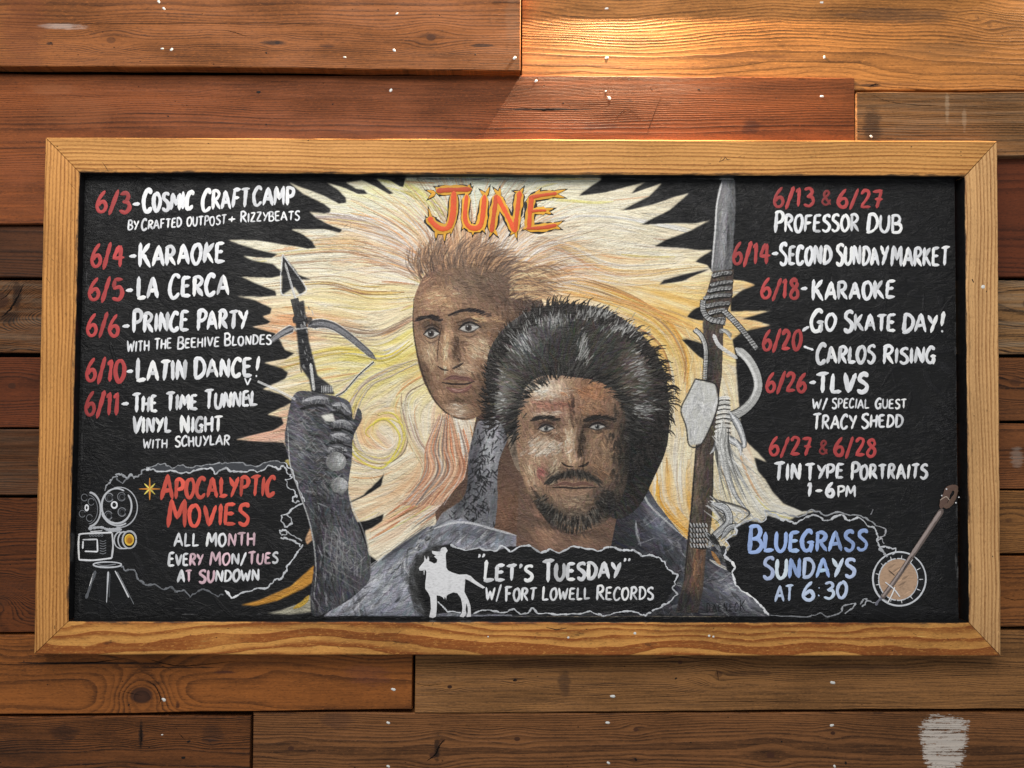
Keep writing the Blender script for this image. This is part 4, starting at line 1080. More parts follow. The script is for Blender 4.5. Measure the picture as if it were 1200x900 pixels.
pD2 = spec('plank_long_brown', 296, 1400, 836, 960, -.046, (.54, .385, .275), (.32, .205, .14), [(341, 877, 6, 1.0), (508, 885, 8, .9), (606, 866, 6, .9), (745, 855, 5, .9), (744, 890, 4, 1.0), (903, 885, 8, 1.0), (976, 859, 5, 1.0), (518, 868, 6, .7)], rings=210, yc=.04, zc=-.06, warp=.03, seed=21.5,
           fibre=.5, bump=.8, blotch=.4, grime=.35, slope=(-1, -1, 0, 0), patch=(1106, 872, 27, 34), marks=[(512, 878, 4, 16, (.1, .06, .05), .8), (395, 845, 20, 12, (.3, .2, .16), .4)])
plank(-160, 1400, 962, 1040, -.044, bpy.data.materials['plank_line_grain'])
pC1[0]['label'] = 'orange brown plank with a big round knot'
pD2[0]['label'] = 'brown plank with a patch of dry brushed white paint'


def dot(pl, px, py, r, m, name='nail_or_hole', h=.0012):
    lx, ly = on(pl, px, py)
    n = 9
    vs, fs = [W(lx, ly, h)], []
    for j, (rr, hh) in enumerate(((.6, h * .8), (1.0, .0002), (1.02, -.001))):
        for i in range(n):
            a = 2 * math.pi * i / n
            k = rr * r * (1 + .28 * math.sin(a * 2 + px) + R_.uniform(-.15, .15))
            vs.append(W(lx + k * math.cos(a), ly + k * .85 * math.sin(a), hh))
    for i in range(n):
        j = (i + 1) % n
        fs.append((0, 1 + i, 1 + j))
        fs.append((1 + i, 1 + n + i, 1 + n + j, 1 + j))
        fs.append((1 + n + i, 1 + 2 * n + i, 1 + 2 * n + j, 1 + n + j))
    return mesh_obj(name, vs, fs, m, pl[0], smooth_=True)


for pl, pts in ((pA1, [(186, 2, 3.2), (192, 10, 3), (190, 57, 2.6), (201, 58, 3.4), (465, 16, 2.6), (462, 59, 3), (603, 68, 3.4), (404, 67, 2.4)]), (pA2, [(711, 10, 3), (711, 68, 3.2), (963, 3, 3), (966, 67, 3)]),
                (pB, [(458, 106, 3.4), (714, 115, 3.6), (963, 113, 3.2), (710, 107, 1.8), (628, 95, 3)]), (pB2, [(1021, 160, 3)]), (pC1, [(192, 820, 4), (461, 808, 3.8)]), (pC2, [(718, 816, 4), (976, 800, 4)]),
                (pD1, [(190, 861, 1.8)]), (pD2, [(455, 847, 3.4), (712, 847, 3.6), (975, 850, 3.6), (978, 898, 3), (455, 898, 3), (713, 894, 3.2)])):
    for x, y, r in pts:
        dot(pl, x, y, r * .00125, WHITE)
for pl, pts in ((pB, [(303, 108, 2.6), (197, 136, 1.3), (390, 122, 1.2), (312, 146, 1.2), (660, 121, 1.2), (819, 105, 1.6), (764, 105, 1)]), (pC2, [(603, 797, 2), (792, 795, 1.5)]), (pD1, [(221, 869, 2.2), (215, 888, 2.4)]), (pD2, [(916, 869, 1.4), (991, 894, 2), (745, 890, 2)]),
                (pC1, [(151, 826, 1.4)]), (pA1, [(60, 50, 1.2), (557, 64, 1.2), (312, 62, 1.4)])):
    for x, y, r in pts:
        dot(pl, x, y, r * .0017, HOLE, 'nail_or_hole', .0003)

CRK = flat_mat('dark_split', (.06, .04, .035), .9, .1, .2, 300)


def crack(pl, pts, w):
    q = smooth([on(pl, *p) for p in pts], 26)
    vs, fs = [], []
    for i, p in enumerate(q):
        d = q[min(i + 1, 25)] - q[max(i - 1, 0)]
        d = d / (np.hypot(*d) + 1e-9)
        k = w * .001 * (.15 + math.sin(math.pi * i / 25)) * R_.uniform(.6, 1.3)
        n = np.array([-d[1], d[0]]) * k
        p = p + n * R_.uniform(-.6, .6)
        vs += [W(*(p + n), .0002), W(*p, .00035), W(*(p - n), .0002)]
        if i:
            j = 3 * i
            fs += [(j - 3, j, j + 1, j - 2), (j - 2, j + 1, j + 2, j - 1)]
    return mesh_obj('crack', vs, [f[::-1] for f in fs], CRK, pl[0])


for pl, pts, w_ in ((pC1, [(-20, 779), (60, 778), (110, 776), (150, 771)], 1.0), (pC1, [(172, 772), (200, 779), (225, 780), (282, 774)], .9), (pC1, [(172, 797), (182, 804), (188, 818), (186, 826)], 1.0), (pC1, [(140, 809), (152, 812), (166, 815)], .5), (pC1, [(180, 778), (192, 781), (203, 786)], .5),
                    (pB, [(610, 126), (630, 128.5), (650, 128.5), (674, 129)], 1.6), (pA1, [(262, 35), (275, 38), (290, 43)], .6), (pA1, [(0, 26), (120, 28), (300, 27), (430, 31)], .5), (pL2, [(2, 372), (12, 362), (20, 350), (28, 332)], 2.2), (pL2, [(0, 352), (8, 346), (14, 338)], 1.0),
                    (pD2, [(500, 892), (510, 884), (516, 872), (522, 866)], 1.8), (pD1, [(165, 848), (165.5, 862), (165, 876)], 1.2), (pD1, [(210, 860), (216, 866)], .7), (pC2, [(486, 800), (500, 803), (520, 801)], .5), (pC2, [(840, 783), (842, 798)], .6), (pB, [(720, 140), (735, 128), (752, 140)], .35),
                    (pB, [(757, 160), (764, 140), (775, 112)], .5), (pB2, [(1016, 99 + 10), (1060, 122), (1190, 126)], .5), (pA2, [(1017, 102), (1024, 99), (1031, 98.5)], 1.3), (pD2, [(300, 850), (420, 847), (600, 851), (760, 848)], .4), (pC2, [(700, 825), (900, 822), (1100, 826)], .4), (pR6, [(1176, 700), (1190, 703), (1210, 701)], .6)):
    crack(pl, pts, w_)

# ------------------------------------------------------------------ the framed sign
sign = bpy.data.objects.new('painted_sign', None)
COL.objects.link(sign)
sign.location = (0, 0, 0)
tag(sign, 'hand painted black events board for June with two portraits in a pale pine frame', 'sign')
OUT = P([(53, 161), (1169, 165), (1173, 769), (39.5, 767)], 0)
INN = P([(93, 202), (1131, 206.5), (1136, 730), (79.5, 728.5)], 0)
BLACK = flat_mat('black_gloss_paint', (.055, .055, .06), .38, .5, .25, 90, .0006)
pine = dict(rings=230, rough=.5, grime=.38, blotch=.3, fibre=.3, edge=True, bump=.5, scratch=.3)
PT = wood('pine_top', (.84, .61, .345), (.60, .38, .18), yc=.30, zc=-.35, warp=.02, seed=31.0, contrast=1.1, **{**pine, 'rings': 190})
PL = wood('pine_left', (.84, .60, .335), (.58, .36, .165), yc=-.83, zc=-.22, warp=.02, seed=33.0, contrast=1.1, vertical=True, **{**pine, 'rings': 160})
PR = wood('pine_right', (.86, .67, .45), (.64, .44, .26), yc=1.25, zc=-.12, warp=.02, seed=36.0, contrast=1.1, vertical=True, **{**pine, 'rings': 150})
PB = wood('pine_bottom', (.85, .61, .32), (.60, .34, .15), yc=-.578, zc=-.012, warp=.085, seed=38.6, contrast=1.1, **{**pine, 'rings': 58, 'blotch': .6, 'grime': .65, 'scratch': .5})


def rail(a, b, ia, ib, m, label):
    """a..b outer edge, ia..ib inner edge"""
    NL, NA = 48, 8
    th = .040
    vs, fs, mi, att = [], [], [], []
    rr = random.Random(int(abs(a[0] * 1000)) + 5)
    wob = [(rr.gauss(0, .00035), rr.gauss(0, .00035)) for _ in range(NL + 1)]
    along = (b - a) / np.hypot(*(b - a))
    across = np.array([-along[1], along[0]])
    if (ia - a) @ across < 0:
        across = -across
    def pt(i, s, d):
        t = i / NL
        o = a * (1 - t) + b * t
        n = ia * (1 - t) + ib * t
        e = .0011 * (1 if i == 0 else -1 if i == NL else 0)
        q = o * (1 - s) + n * s + along * e
        q = q + across * (wob[i][0] * (1 - s) + wob[i][1] * s)
        return W(q[0], q[1], d)
    rows = [(0, -th), (0, -.0018), (.035, 0)] + [(.035 + .93 * (k + 1) / NA, 0) for k in range(NA)] + [(1, -.0016), (1, -th)]
    nr = len(rows)
    for i in range(NL + 1):
        for s, d in rows:
            dd = d + (-.0006 if (i in (0, NL) and d > -.01) else 0)
            vs.append(pt(i, s, dd))
            att.append(s)
    for i in range(NL):
        for j in range(nr - 1):
            k = i * nr + j
            fs.append((k, k + nr, k + nr + 1, k + 1))
            mi.append(1 if j == nr - 2 else 0)
    fs.append(tuple(range(nr)))
    mi.append(0)
    fs.append(tuple(NL * nr + j for j in reversed(range(nr))))
    mi.append(0)
    o = mesh_obj('frame_rail', vs, fs, [m, BLACK], sign, mi)
    at = o.data.attributes.new('across', 'FLOAT', 'POINT')
    at.data.foreach_set('value', att)
    o['label'] = label
    return o


rail(OUT[0], OUT[1], INN[0], INN[1], PT, 'top rail of fine straight grained pine')
rail(OUT[1], OUT[2], INN[1], INN[2], PR, 'right rail of pale striped pine')
rail(OUT[2], OUT[3], INN[2], INN[3], PB, 'bottom rail of pine with wild flame grain')
rail(OUT[3], OUT[0], INN[3], INN[0], PL, 'left rail of fine striped pine')

# the board itself
img = bpy.data.images.new('picture', IW, IH)
buf = np.ones((IH, IW, 4), np.float32)
buf[..., :3] = np.clip(CAN[::-1], 0, 1)
img.pixels.foreach_set(buf.ravel())
img.update()
img.pack()
him = bpy.data.images.new('paint_relief', IW, IH)
him.colorspace_settings.name = 'Non-Color'
buf[..., :3] = np.clip(HGT[::-1], 0, 1)[..., None]
him.pixels.foreach_set(buf.ravel())
him.update()
him.pack()
g = NT('painted_board')
uv = g.n('ShaderNodeUVMap').outputs[0]
tc = g.n('ShaderNodeTexCoord').outputs['Object']
ti = g.n('ShaderNodeTexImage', {'Vector': uv}, image=img, extension='EXTEND').outputs[0]
th_ = g.n('ShaderNodeTexImage', {'Vector': uv}, image=him, extension='EXTEND').outputs[0]
g.put(g.b.inputs['Base Color'], ti)
crk = g.noise(g.n('ShaderNodeMapping', {'Vector': tc, 'Rotation': (0, .35, 0), 'Scale': (.6, 1, 1.5)}).outputs[0], 60, 8.0, .66, 1.4)
crk2 = g.noise(tc, 260, 3.0, .6)
g.put(g.b.inputs['Roughness'], g.smap(g.noise(tc, 9, 4.0, .6), .3, .7, .32, .48))
g.b.inputs['Specular IOR Level'].default_value = .32
hh_ = g.m_('ADD', g.m_('MULTIPLY', th_, .60), g.m_('ADD', g.m_('MULTIPLY', crk, g.smap(g.noise(tc, 7, 3.0, .6), .35, .65, .5, 1.5)), g.m_('MULTIPLY', crk2, .10)))
g.put(g.b.inputs['Normal'], g.n('ShaderNodeBump', {'Strength': 1.0, 'Distance': .0038, 'Height': hh_}).outputs[0])
vs = [W(BX0, BY0, D_BOARD), W(BX1, BY0, D_BOARD), W(BX1, BY1, D_BOARD), W(BX0, BY1, D_BOARD)]
vs += [W(BX0, BY0, -.036), W(BX1, BY0, -.036), W(BX1, BY1, -.036), W(BX0, BY1, -.036)]
board = mesh_obj('board', vs, [(0, 1, 2, 3), (7, 6, 5, 4), (0, 4, 5, 1), (1, 5, 6, 2), (2, 6, 7, 3), (3, 7, 4, 0)], g.m, sign)
uvl = board.data.uv_layers.new(name='UVMap')
for i, c in enumerate([(0, 0), (1, 0), (1, 1), (0, 1)]):
    uvl.data[i].uv = c
board['label'] = 'black painted board with a pale swirling burst, two portraits, a gloved arm and a bound staff'
# black painted stop moulding round the board
for a, b in (((BX0 + .004, BY0 + .005), (BX1 - .004, BY0 + .012)),):
    x0, y0 = a
    x1, y1 = b
    zz = -.0165
    vs = [W(x0, y0 - .02, zz), W(x1, y0 - .02, zz), W(x1, y1, zz), W(x0, y1, zz), W(x0, y1, D_BOARD), W(x1, y1, D_BOARD)]

# ------------------------------------------------------------------ raised brush lettering and line work
g = NT('brush_paint')
ca = g.n('ShaderNodeAttribute', attribute_name='Col').outputs['Color']
uv = g.n('ShaderNodeUVMap').outputs[0]
us = g.n('ShaderNodeSeparateXYZ', {0: uv}).outputs
st_ = g.noise(g.vec(g.m_('MULTIPLY', us[0], 60.0), g.m_('MULTIPLY', us[1], 4.5), g.m_('MULTIPLY', us[0], 3.0)), 1.0, 3.0, .6)
tc = g.n('ShaderNodeTexCoord').outputs['Object']
thin = g.noise(tc, 55, 3.0, .6)
dk = g.m_('ADD', g.smap(st_, .42, .74, 0.0, .24), g.smap(thin, .52, .8, 0.0, .18))
colr = g.mix(dk, ca, lin((.13, .13, .15)))
g.put(g.b.inputs['Base Color'], colr)
g.b.inputs['Roughness'].default_value = .5
g.b.inputs['Specular IOR Level'].default_value = .4
bh = g.m_('ADD', g.m_('MULTIPLY', st_, .7), g.noise(tc, 240, 3.0, .6))
g.put(g.b.inputs['Normal'], g.n('ShaderNodeBump', {'Strength': .7, 'Distance': .0006, 'Height': bh}).outputs[0])
PAINT = g.m


class Brush:
    def __init__(s):
        s.v, s.f, s.c, s.u, s.k = [], [], [], [], 0
        s.r = np.random.default_rng(11)

    def line(s, pts, w, col, w1=None, curve=True, wob=.10, layer=None, taper=None, shade=.06):
        """ribbon of paint, pts in measured coordinates, w in the same units"""
        q = P(pts, D_BOARD)
        L = np.hypot(*np.diff(q, axis=0).T).sum()
        hw = w * .00200 / 2
        n = int(np.clip(L / (hw * .55), 6, 70)) if curve and len(pts) > 2 else int(np.clip(L / (hw * 1.1), 5, 30))
        if curve and len(pts) > 2:
            c = smooth(q, n)
        else:
            seg = np.hypot(*np.diff(q, axis=0).T)
            cs = np.concatenate([[0], np.cumsum(seg)])
            tt = np.unique(np.concatenate([np.linspace(0, cs[-1], n), cs]))
            c = np.stack([np.interp(tt, cs, q[:, 0]), np.interp(tt, cs, q[:, 1])], 1)
            n = len(c)
        d = np.gradient(c, axis=0)
        d /= np.hypot(d[:, 0], d[:, 1])[:, None] + 1e-12
        nr = np.stack([-d[:, 1], d[:, 0]], 1)
        t = np.linspace(0, 1, n)
        h0, h1 = hw, hw if w1 is None else w1 * .001
        wd = h0 + (h1 - h0) * t
        ph = s.r.uniform(0, 6, 3)
        wd = wd * (1 + wob * np.sin(t * 6 + ph[0]) + wob * .6 * np.sin(t * 17 + ph[1]) + s.r.normal(0, wob * .5, n))
        # rounded brush ends
        al = t * L
        e0, e1 = np.clip(al / (h0 * 1.1), 0, 1), np.clip((L - al) / (max(h1, hw * .4) * 1.1), 0, 1)
        wd = wd * np.sqrt(1 - (1 - e0) ** 2 * .92) * np.sqrt(1 - (1 - e1) ** 2 * .92)
        if taper:
            wd = wd * np.clip(np.minimum(t, 1 - t) / taper, .1, 1)
        c = c.copy()
        c[0] -= d[0] * h0 * .25
        c[-1] += d[-1] * h1 * .25
        z0 = D_BOARD + .00025 + (s.k % 400) * .000006 if layer is None else D_BOARD + .00025 + layer
        s.k += 1
        k0 = sum(1 for _ in ()) + len(s.v)
        lat = (-1, -.55, 0, .55, 1)
        hz = (0, .00030, .00038, .00030, 0)
        base = np.array(col) * s.r.normal(1, shade)
        for i in range(n):
            for j, l in enumerate(lat):
                p = c[i] + nr[i] * wd[i] * l
                s.v.append(W(p[0], p[1], z0 + hz[j] * min(1, wd[i] / .003)))
                s.c.append(base)
                s.u.append((l * .5 + s.k * .37, al[i] / .01 * .35 + s.k))
        for i in range(n - 1):
            for j in range(4):
                a = k0 + i * 5 + j
                s.f.append((a, a + 1, a + 6, a + 5))

    def blob(s, x, y, r, col, layer=None):
        s.line([(x - r * .35, y), (x + r * .35, y + .1)], r * 2, col, curve=False, layer=layer)

    def poly(s, pts, col, curve=False, layer=0.0, n=4):
        if curve:
            p = list(pts) + [pts[0]]
            pts = smooth(p, n * len(p))[:-1]
        q = P(pts, D_BOARD)
        from mathutils.geometry import tessellate_polygon
        tri = tessellate_polygon([[Vector((a[0], a[1], 0)) for a in q]])
        k0 = len(s.v)
        for a in q:
            s.v.append(W(a[0], a[1], D_BOARD + .0003 + layer))
            s.c.append(np.array(col))
            s.u.append((a[0] * 2, a[1] * 60))
        for t in tri:
            a, b, c = [q[i] for i in t]
            cr = (b[0] - a[0]) * (c[1] - a[1]) - (b[1] - a[1]) * (c[0] - a[0])
            s.f.append(tuple(k0 + i for i in (t if cr > 0 else t[::-1])))

    def build(s, name, label=None):
        o = mesh_obj(name, s.v, s.f, PAINT, sign, smooth_=True)
        at = o.data.color_attributes.new('Col', 'FLOAT_COLOR', 'POINT')
        at.data.foreach_set('color', np.array([lin(np.clip(c, 0, 1)) for c in s.c], np.float32).ravel())
        ul = o.data.uv_layers.new(name='UVMap')
        li = np.zeros(len(o.data.loops), np.int32)
        o.data.loops.foreach_get('vertex_index', li)
        ul.data.foreach_set('uv', np.array(s.u, np.float32)[li].ravel())
        # centre the origin on the mark itself
        a = np.array(s.v)
        cen = (a.min(0) + a.max(0)) / 2
        o.data.transform(Matrix.Translation([-v for v in cen]))
        o.location = cen
        if label:
            o['label'] = label
        return o


# stroke alphabet: unit-high capitals, y up; c = curved stroke, l = straight stroke
G = {
    'A': (.78, [('l', [(.36, 1), (.0, 0)]), ('l', [(.38, 1), (.76, 0)]), ('l', [(.08, .34), (.68, .38)])]),
    'B': (.66, [('l', [(.08, 1), (.05, 0)]), ('c', [(.0, .97), (.4, 1), (.58, .8), (.42, .56), (.12, .52)]), ('c', [(.14, .52), (.5, .48), (.66, .25), (.44, .03), (.0, .0)])]),
    'C': (.66, [('c', [(.62, .84), (.50, 1), (.28, .95), (.06, .6), (.04, .25), (.2, .0), (.44, .04), (.62, .2)])]),
    'D': (.70, [('l', [(.1, 1), (.06, 0)]), ('c', [(.0, .97), (.38, .96), (.64, .68), (.62, .32), (.36, .06), (.0, .0)])]),
    'E': (.62, [('l', [(.08, 1), (.04, 0)]), ('l', [(.06, .97), (.58, 1)]), ('l', [(.08, .53), (.5, .56)]), ('l', [(.04, .02), (.6, .04)])]),
    'F': (.60, [('l', [(.1, 1), (.04, 0)]), ('l', [(.0, .95), (.6, 1)]), ('l', [(.0, .50), (.5, .55)])]),
    'G': (.72, [('c', [(.62, .86), (.5, 1), (.28, .95), (.05, .6), (.04, .25), (.22, .0), (.5, .06), (.58, .3)]), ('l', [(.36, .42), (.72, .44)]), ('l', [(.62, .44), (.58, -.06)])]),
    'H': (.68, [('l', [(.06, 1), (.04, 0)]), ('l', [(.62, 1), (.6, 0)]), ('l', [(.04, .5), (.62, .54)])]),
    'I': (.20, [('l', [(.12, 1), (.08, 0)])]),
    'J': (.6, [('l', [(.0, 1), (.6, 1)]), ('c', [(.4, 1), (.4, .3), (.26, .02), (.02, .14)])]),
    'K': (.68, [('l', [(.1, 1), (.05, 0)]), ('l', [(.62, .98), (.1, .44)]), ('l', [(.2, .54), (.66, .0)])]),
    'L': (.58, [('l', [(.12, 1), (.06, .03)]), ('l', [(.02, .02), (.58, .08)])]),
    'M': (.86, [('l', [(.1, 1), (.0, 0)]), ('l', [(.12, 1), (.42, .3)]), ('l', [(.42, .3), (.74, 1)]), ('l', [(.74, 1), (.80, 0)])]),
    'N': (.70, [('l', [(.08, .98), (.04, 0)]), ('l', [(.1, 1), (.58, .02)]), ('l', [(.64, 1), (.6, .0)])]),
    'O': (.70, [('c', [(.36, .98), (.12, .84), (.02, .45), (.16, .06), (.40, .0), (.62, .3), (.64, .68), (.48, .96), (.30, .97)])]),
    'P': (.62, [('l', [(.1, 1), (.06, 0)]), ('c', [(.0, .94), (.36, 1), (.6, .84), (.5, .56), (.12, .44)])]),
    'Q': (.72, []),
    'R': (.68, [('l', [(.1, 1), (.05, 0)]), ('c', [(.0, .95), (.38, 1), (.58, .82), (.44, .58), (.12, .48)]), ('l', [(.22, .50), (.66, .0)])]),
    'S': (.62, [('c', [(.58, .88), (.44, 1), (.16, .92), (.10, .70), (.34, .54), (.56, .34), (.50, .08), (.24, -.02), (.02, .12)])]),
    'T': (.68, [('l', [(.0, .94), (.68, 1)]), ('l', [(.36, .98), (.32, 0)])]),
    'U': (.66, [('c', [(.06, 1), (.03, .3), (.22, .0), (.46, .06), (.6, .4), (.62, 1)])]),
    'V': (.70, [('l', [(.02, 1), (.3, .0)]), ('l', [(.68, 1), (.32, .0)])]),
    'W': (.92, [('l', [(.0, 1), (.2, 0)]), ('l', [(.2, 0), (.44, .72)]), ('l', [(.44, .72), (.64, 0)]), ('l', [(.64, 0), (.9, 1)])]),
    'X': (.66, [('l', [(.04, 1), (.62, 0)]), ('l', [(.62, 1), (.0, 0)])]),
    'Y': (.68, [('l', [(.02, 1), (.34, .5)]), ('l', [(.68, 1), (.2, .0)])]),
    'Z': (.62, [('l', [(.04, .96), (.6, 1)]), ('l', [(.6, .98), (.04, .04)]), ('l', [(.02, .02), (.62, .04)])]),
    '0': (.62, [('c', [(.36, .98), (.12, .84), (.03, .45), (.16, .06), (.36, .0), (.56, .3), (.58, .68), (.44, .96), (.30, .97)])]),
    '1': (.30, [('l', [(.02, .78), (.2, .98)]), ('l', [(.2, 1), (.14, 0)])]),
    '2': (.62, [('c', [(.06, .80), (.26, 1), (.52, .90), (.46, .60), (.06, .06)]), ('l', [(.04, .03), (.62, .06)])]),
    '3': (.62, [('c', [(.08, .92), (.38, 1), (.54, .80), (.40, .58), (.22, .54)]), ('c', [(.22, .54), (.52, .50), (.60, .24), (.36, .0), (.02, .08)])]),
    '4': (.66, [('l', [(.34, .98), (.0, .36)]), ('l', [(.0, .36), (.66, .42)]), ('l', [(.46, .98), (.42, .0)])]),
    '5': (.60, [('l', [(.12, 1), (.58, 1)]), ('l', [(.12, 1), (.08, .56)]), ('c', [(.08, .54), (.44, .62), (.56, .32), (.36, .02), (.0, .06)])]),
    '6': (.60, [('c', [(.46, 1), (.16, .66), (.02, .26), (.20, .0), (.44, .02), (.56, .24), (.42, .48), (.20, .42), (.08, .26)])]),
    '7': (.60, [('l', [(.02, .92), (.58, .98)]), ('l', [(.56, .98), (.24, 0)]), ('l', [(.14, .50), (.58, .50)])]),
    '8': (.60, [('c', [(.48, .86), (.30, 1), (.10, .84), (.24, .60), (.50, .38), (.48, .08), (.24, -.02), (.04, .16), (.16, .42), (.44, .64), (.50, .84)])]),
    '/': (.44, [('l', [(.46, 1.08), (.0, -.14)])]),
    '-': (.5, [('l', [(.04, .46), (.44, .50)])]),
    '&': (.66, [('c', [(.62, .0), (.14, .62), (.18, .92), (.38, .98), (.46, .76), (.14, .42), (.02, .2), (.2, .0), (.44, .06), (.6, .36)])]),
    '!': (.24, [('l', [(.2, 1), (.1, .32)]), ('l', [(.07, .06), (.09, .0)])]),
    '+': (.7, [('l', [(.02, .5), (.66, .54)]), ('l', [(.36, .84), (.32, .2)])]),
    ':': (.26, [('l', [(.13, .72), (.14, .68)]), ('l', [(.12, .24), (.13, .20)])]),
    '"': (.4, [('c', [(.06, 1), (.10, .9), (.04, .74)]), ('c', [(.28, 1.02), (.32, .9), (.24, .76)])]),
    "'": (.2, [('c', [(.12, 1.04), (.14, .92), (.06, .78)])]),
    '.': (.2, [('l', [(.08, .02), (.1, .0)])]),
}


def word(br, txt, x0, x1, yb0, yb1, h, hr, col, t, first=1, cols=None):
    """letters fitted between x0 and x1, feet on yb0..yb1; first letters h high, the rest hr"""
    r = br.r
    hs = [h if i < first else hr for i in range(len(txt))]
    gap = .17
    ws = [G[c][0] * (.25 + .75 * hh / hr) for c, hh in zip(txt, hs)]
    tot = sum(ws) + gap * (len(txt) - 1)
    k = (x1 - x0 - t * .9) / tot
    x = x0 + t * .45
    for i, c in enumerate(txt):
        wd = ws[i] * k
        fx = wd / G[c][0]
        f = (x - x0) / max(1, x1 - x0)
        yb = yb0 + (yb1 - yb0) * f + r.normal(0, .25)
        if i < first and h > hr:
            yb += (h - hr) * .15
        hh = hs[i] * r.normal(1, .02)
        sl = r.normal(.02, .02)
        cc = cols[i % len(cols)] if cols else col
        for kind, pts in G[c][1]:
            pp = [(x + px * fx + py * hh * sl + r.normal(0, t * .05), yb - t * .35 - py * (hh - t * .7) + r.normal(0, t * .05)) for px, py in pts]
            tt = t * (1 if hs[i] > hr * 1.05 or first >= len(txt) else .92) * r.normal(1, .05)
            br.line(pp, tt, cc, curve=(kind == 'c'), w1=tt * r.uniform(.82, 1.05))
        x += wd + gap * k


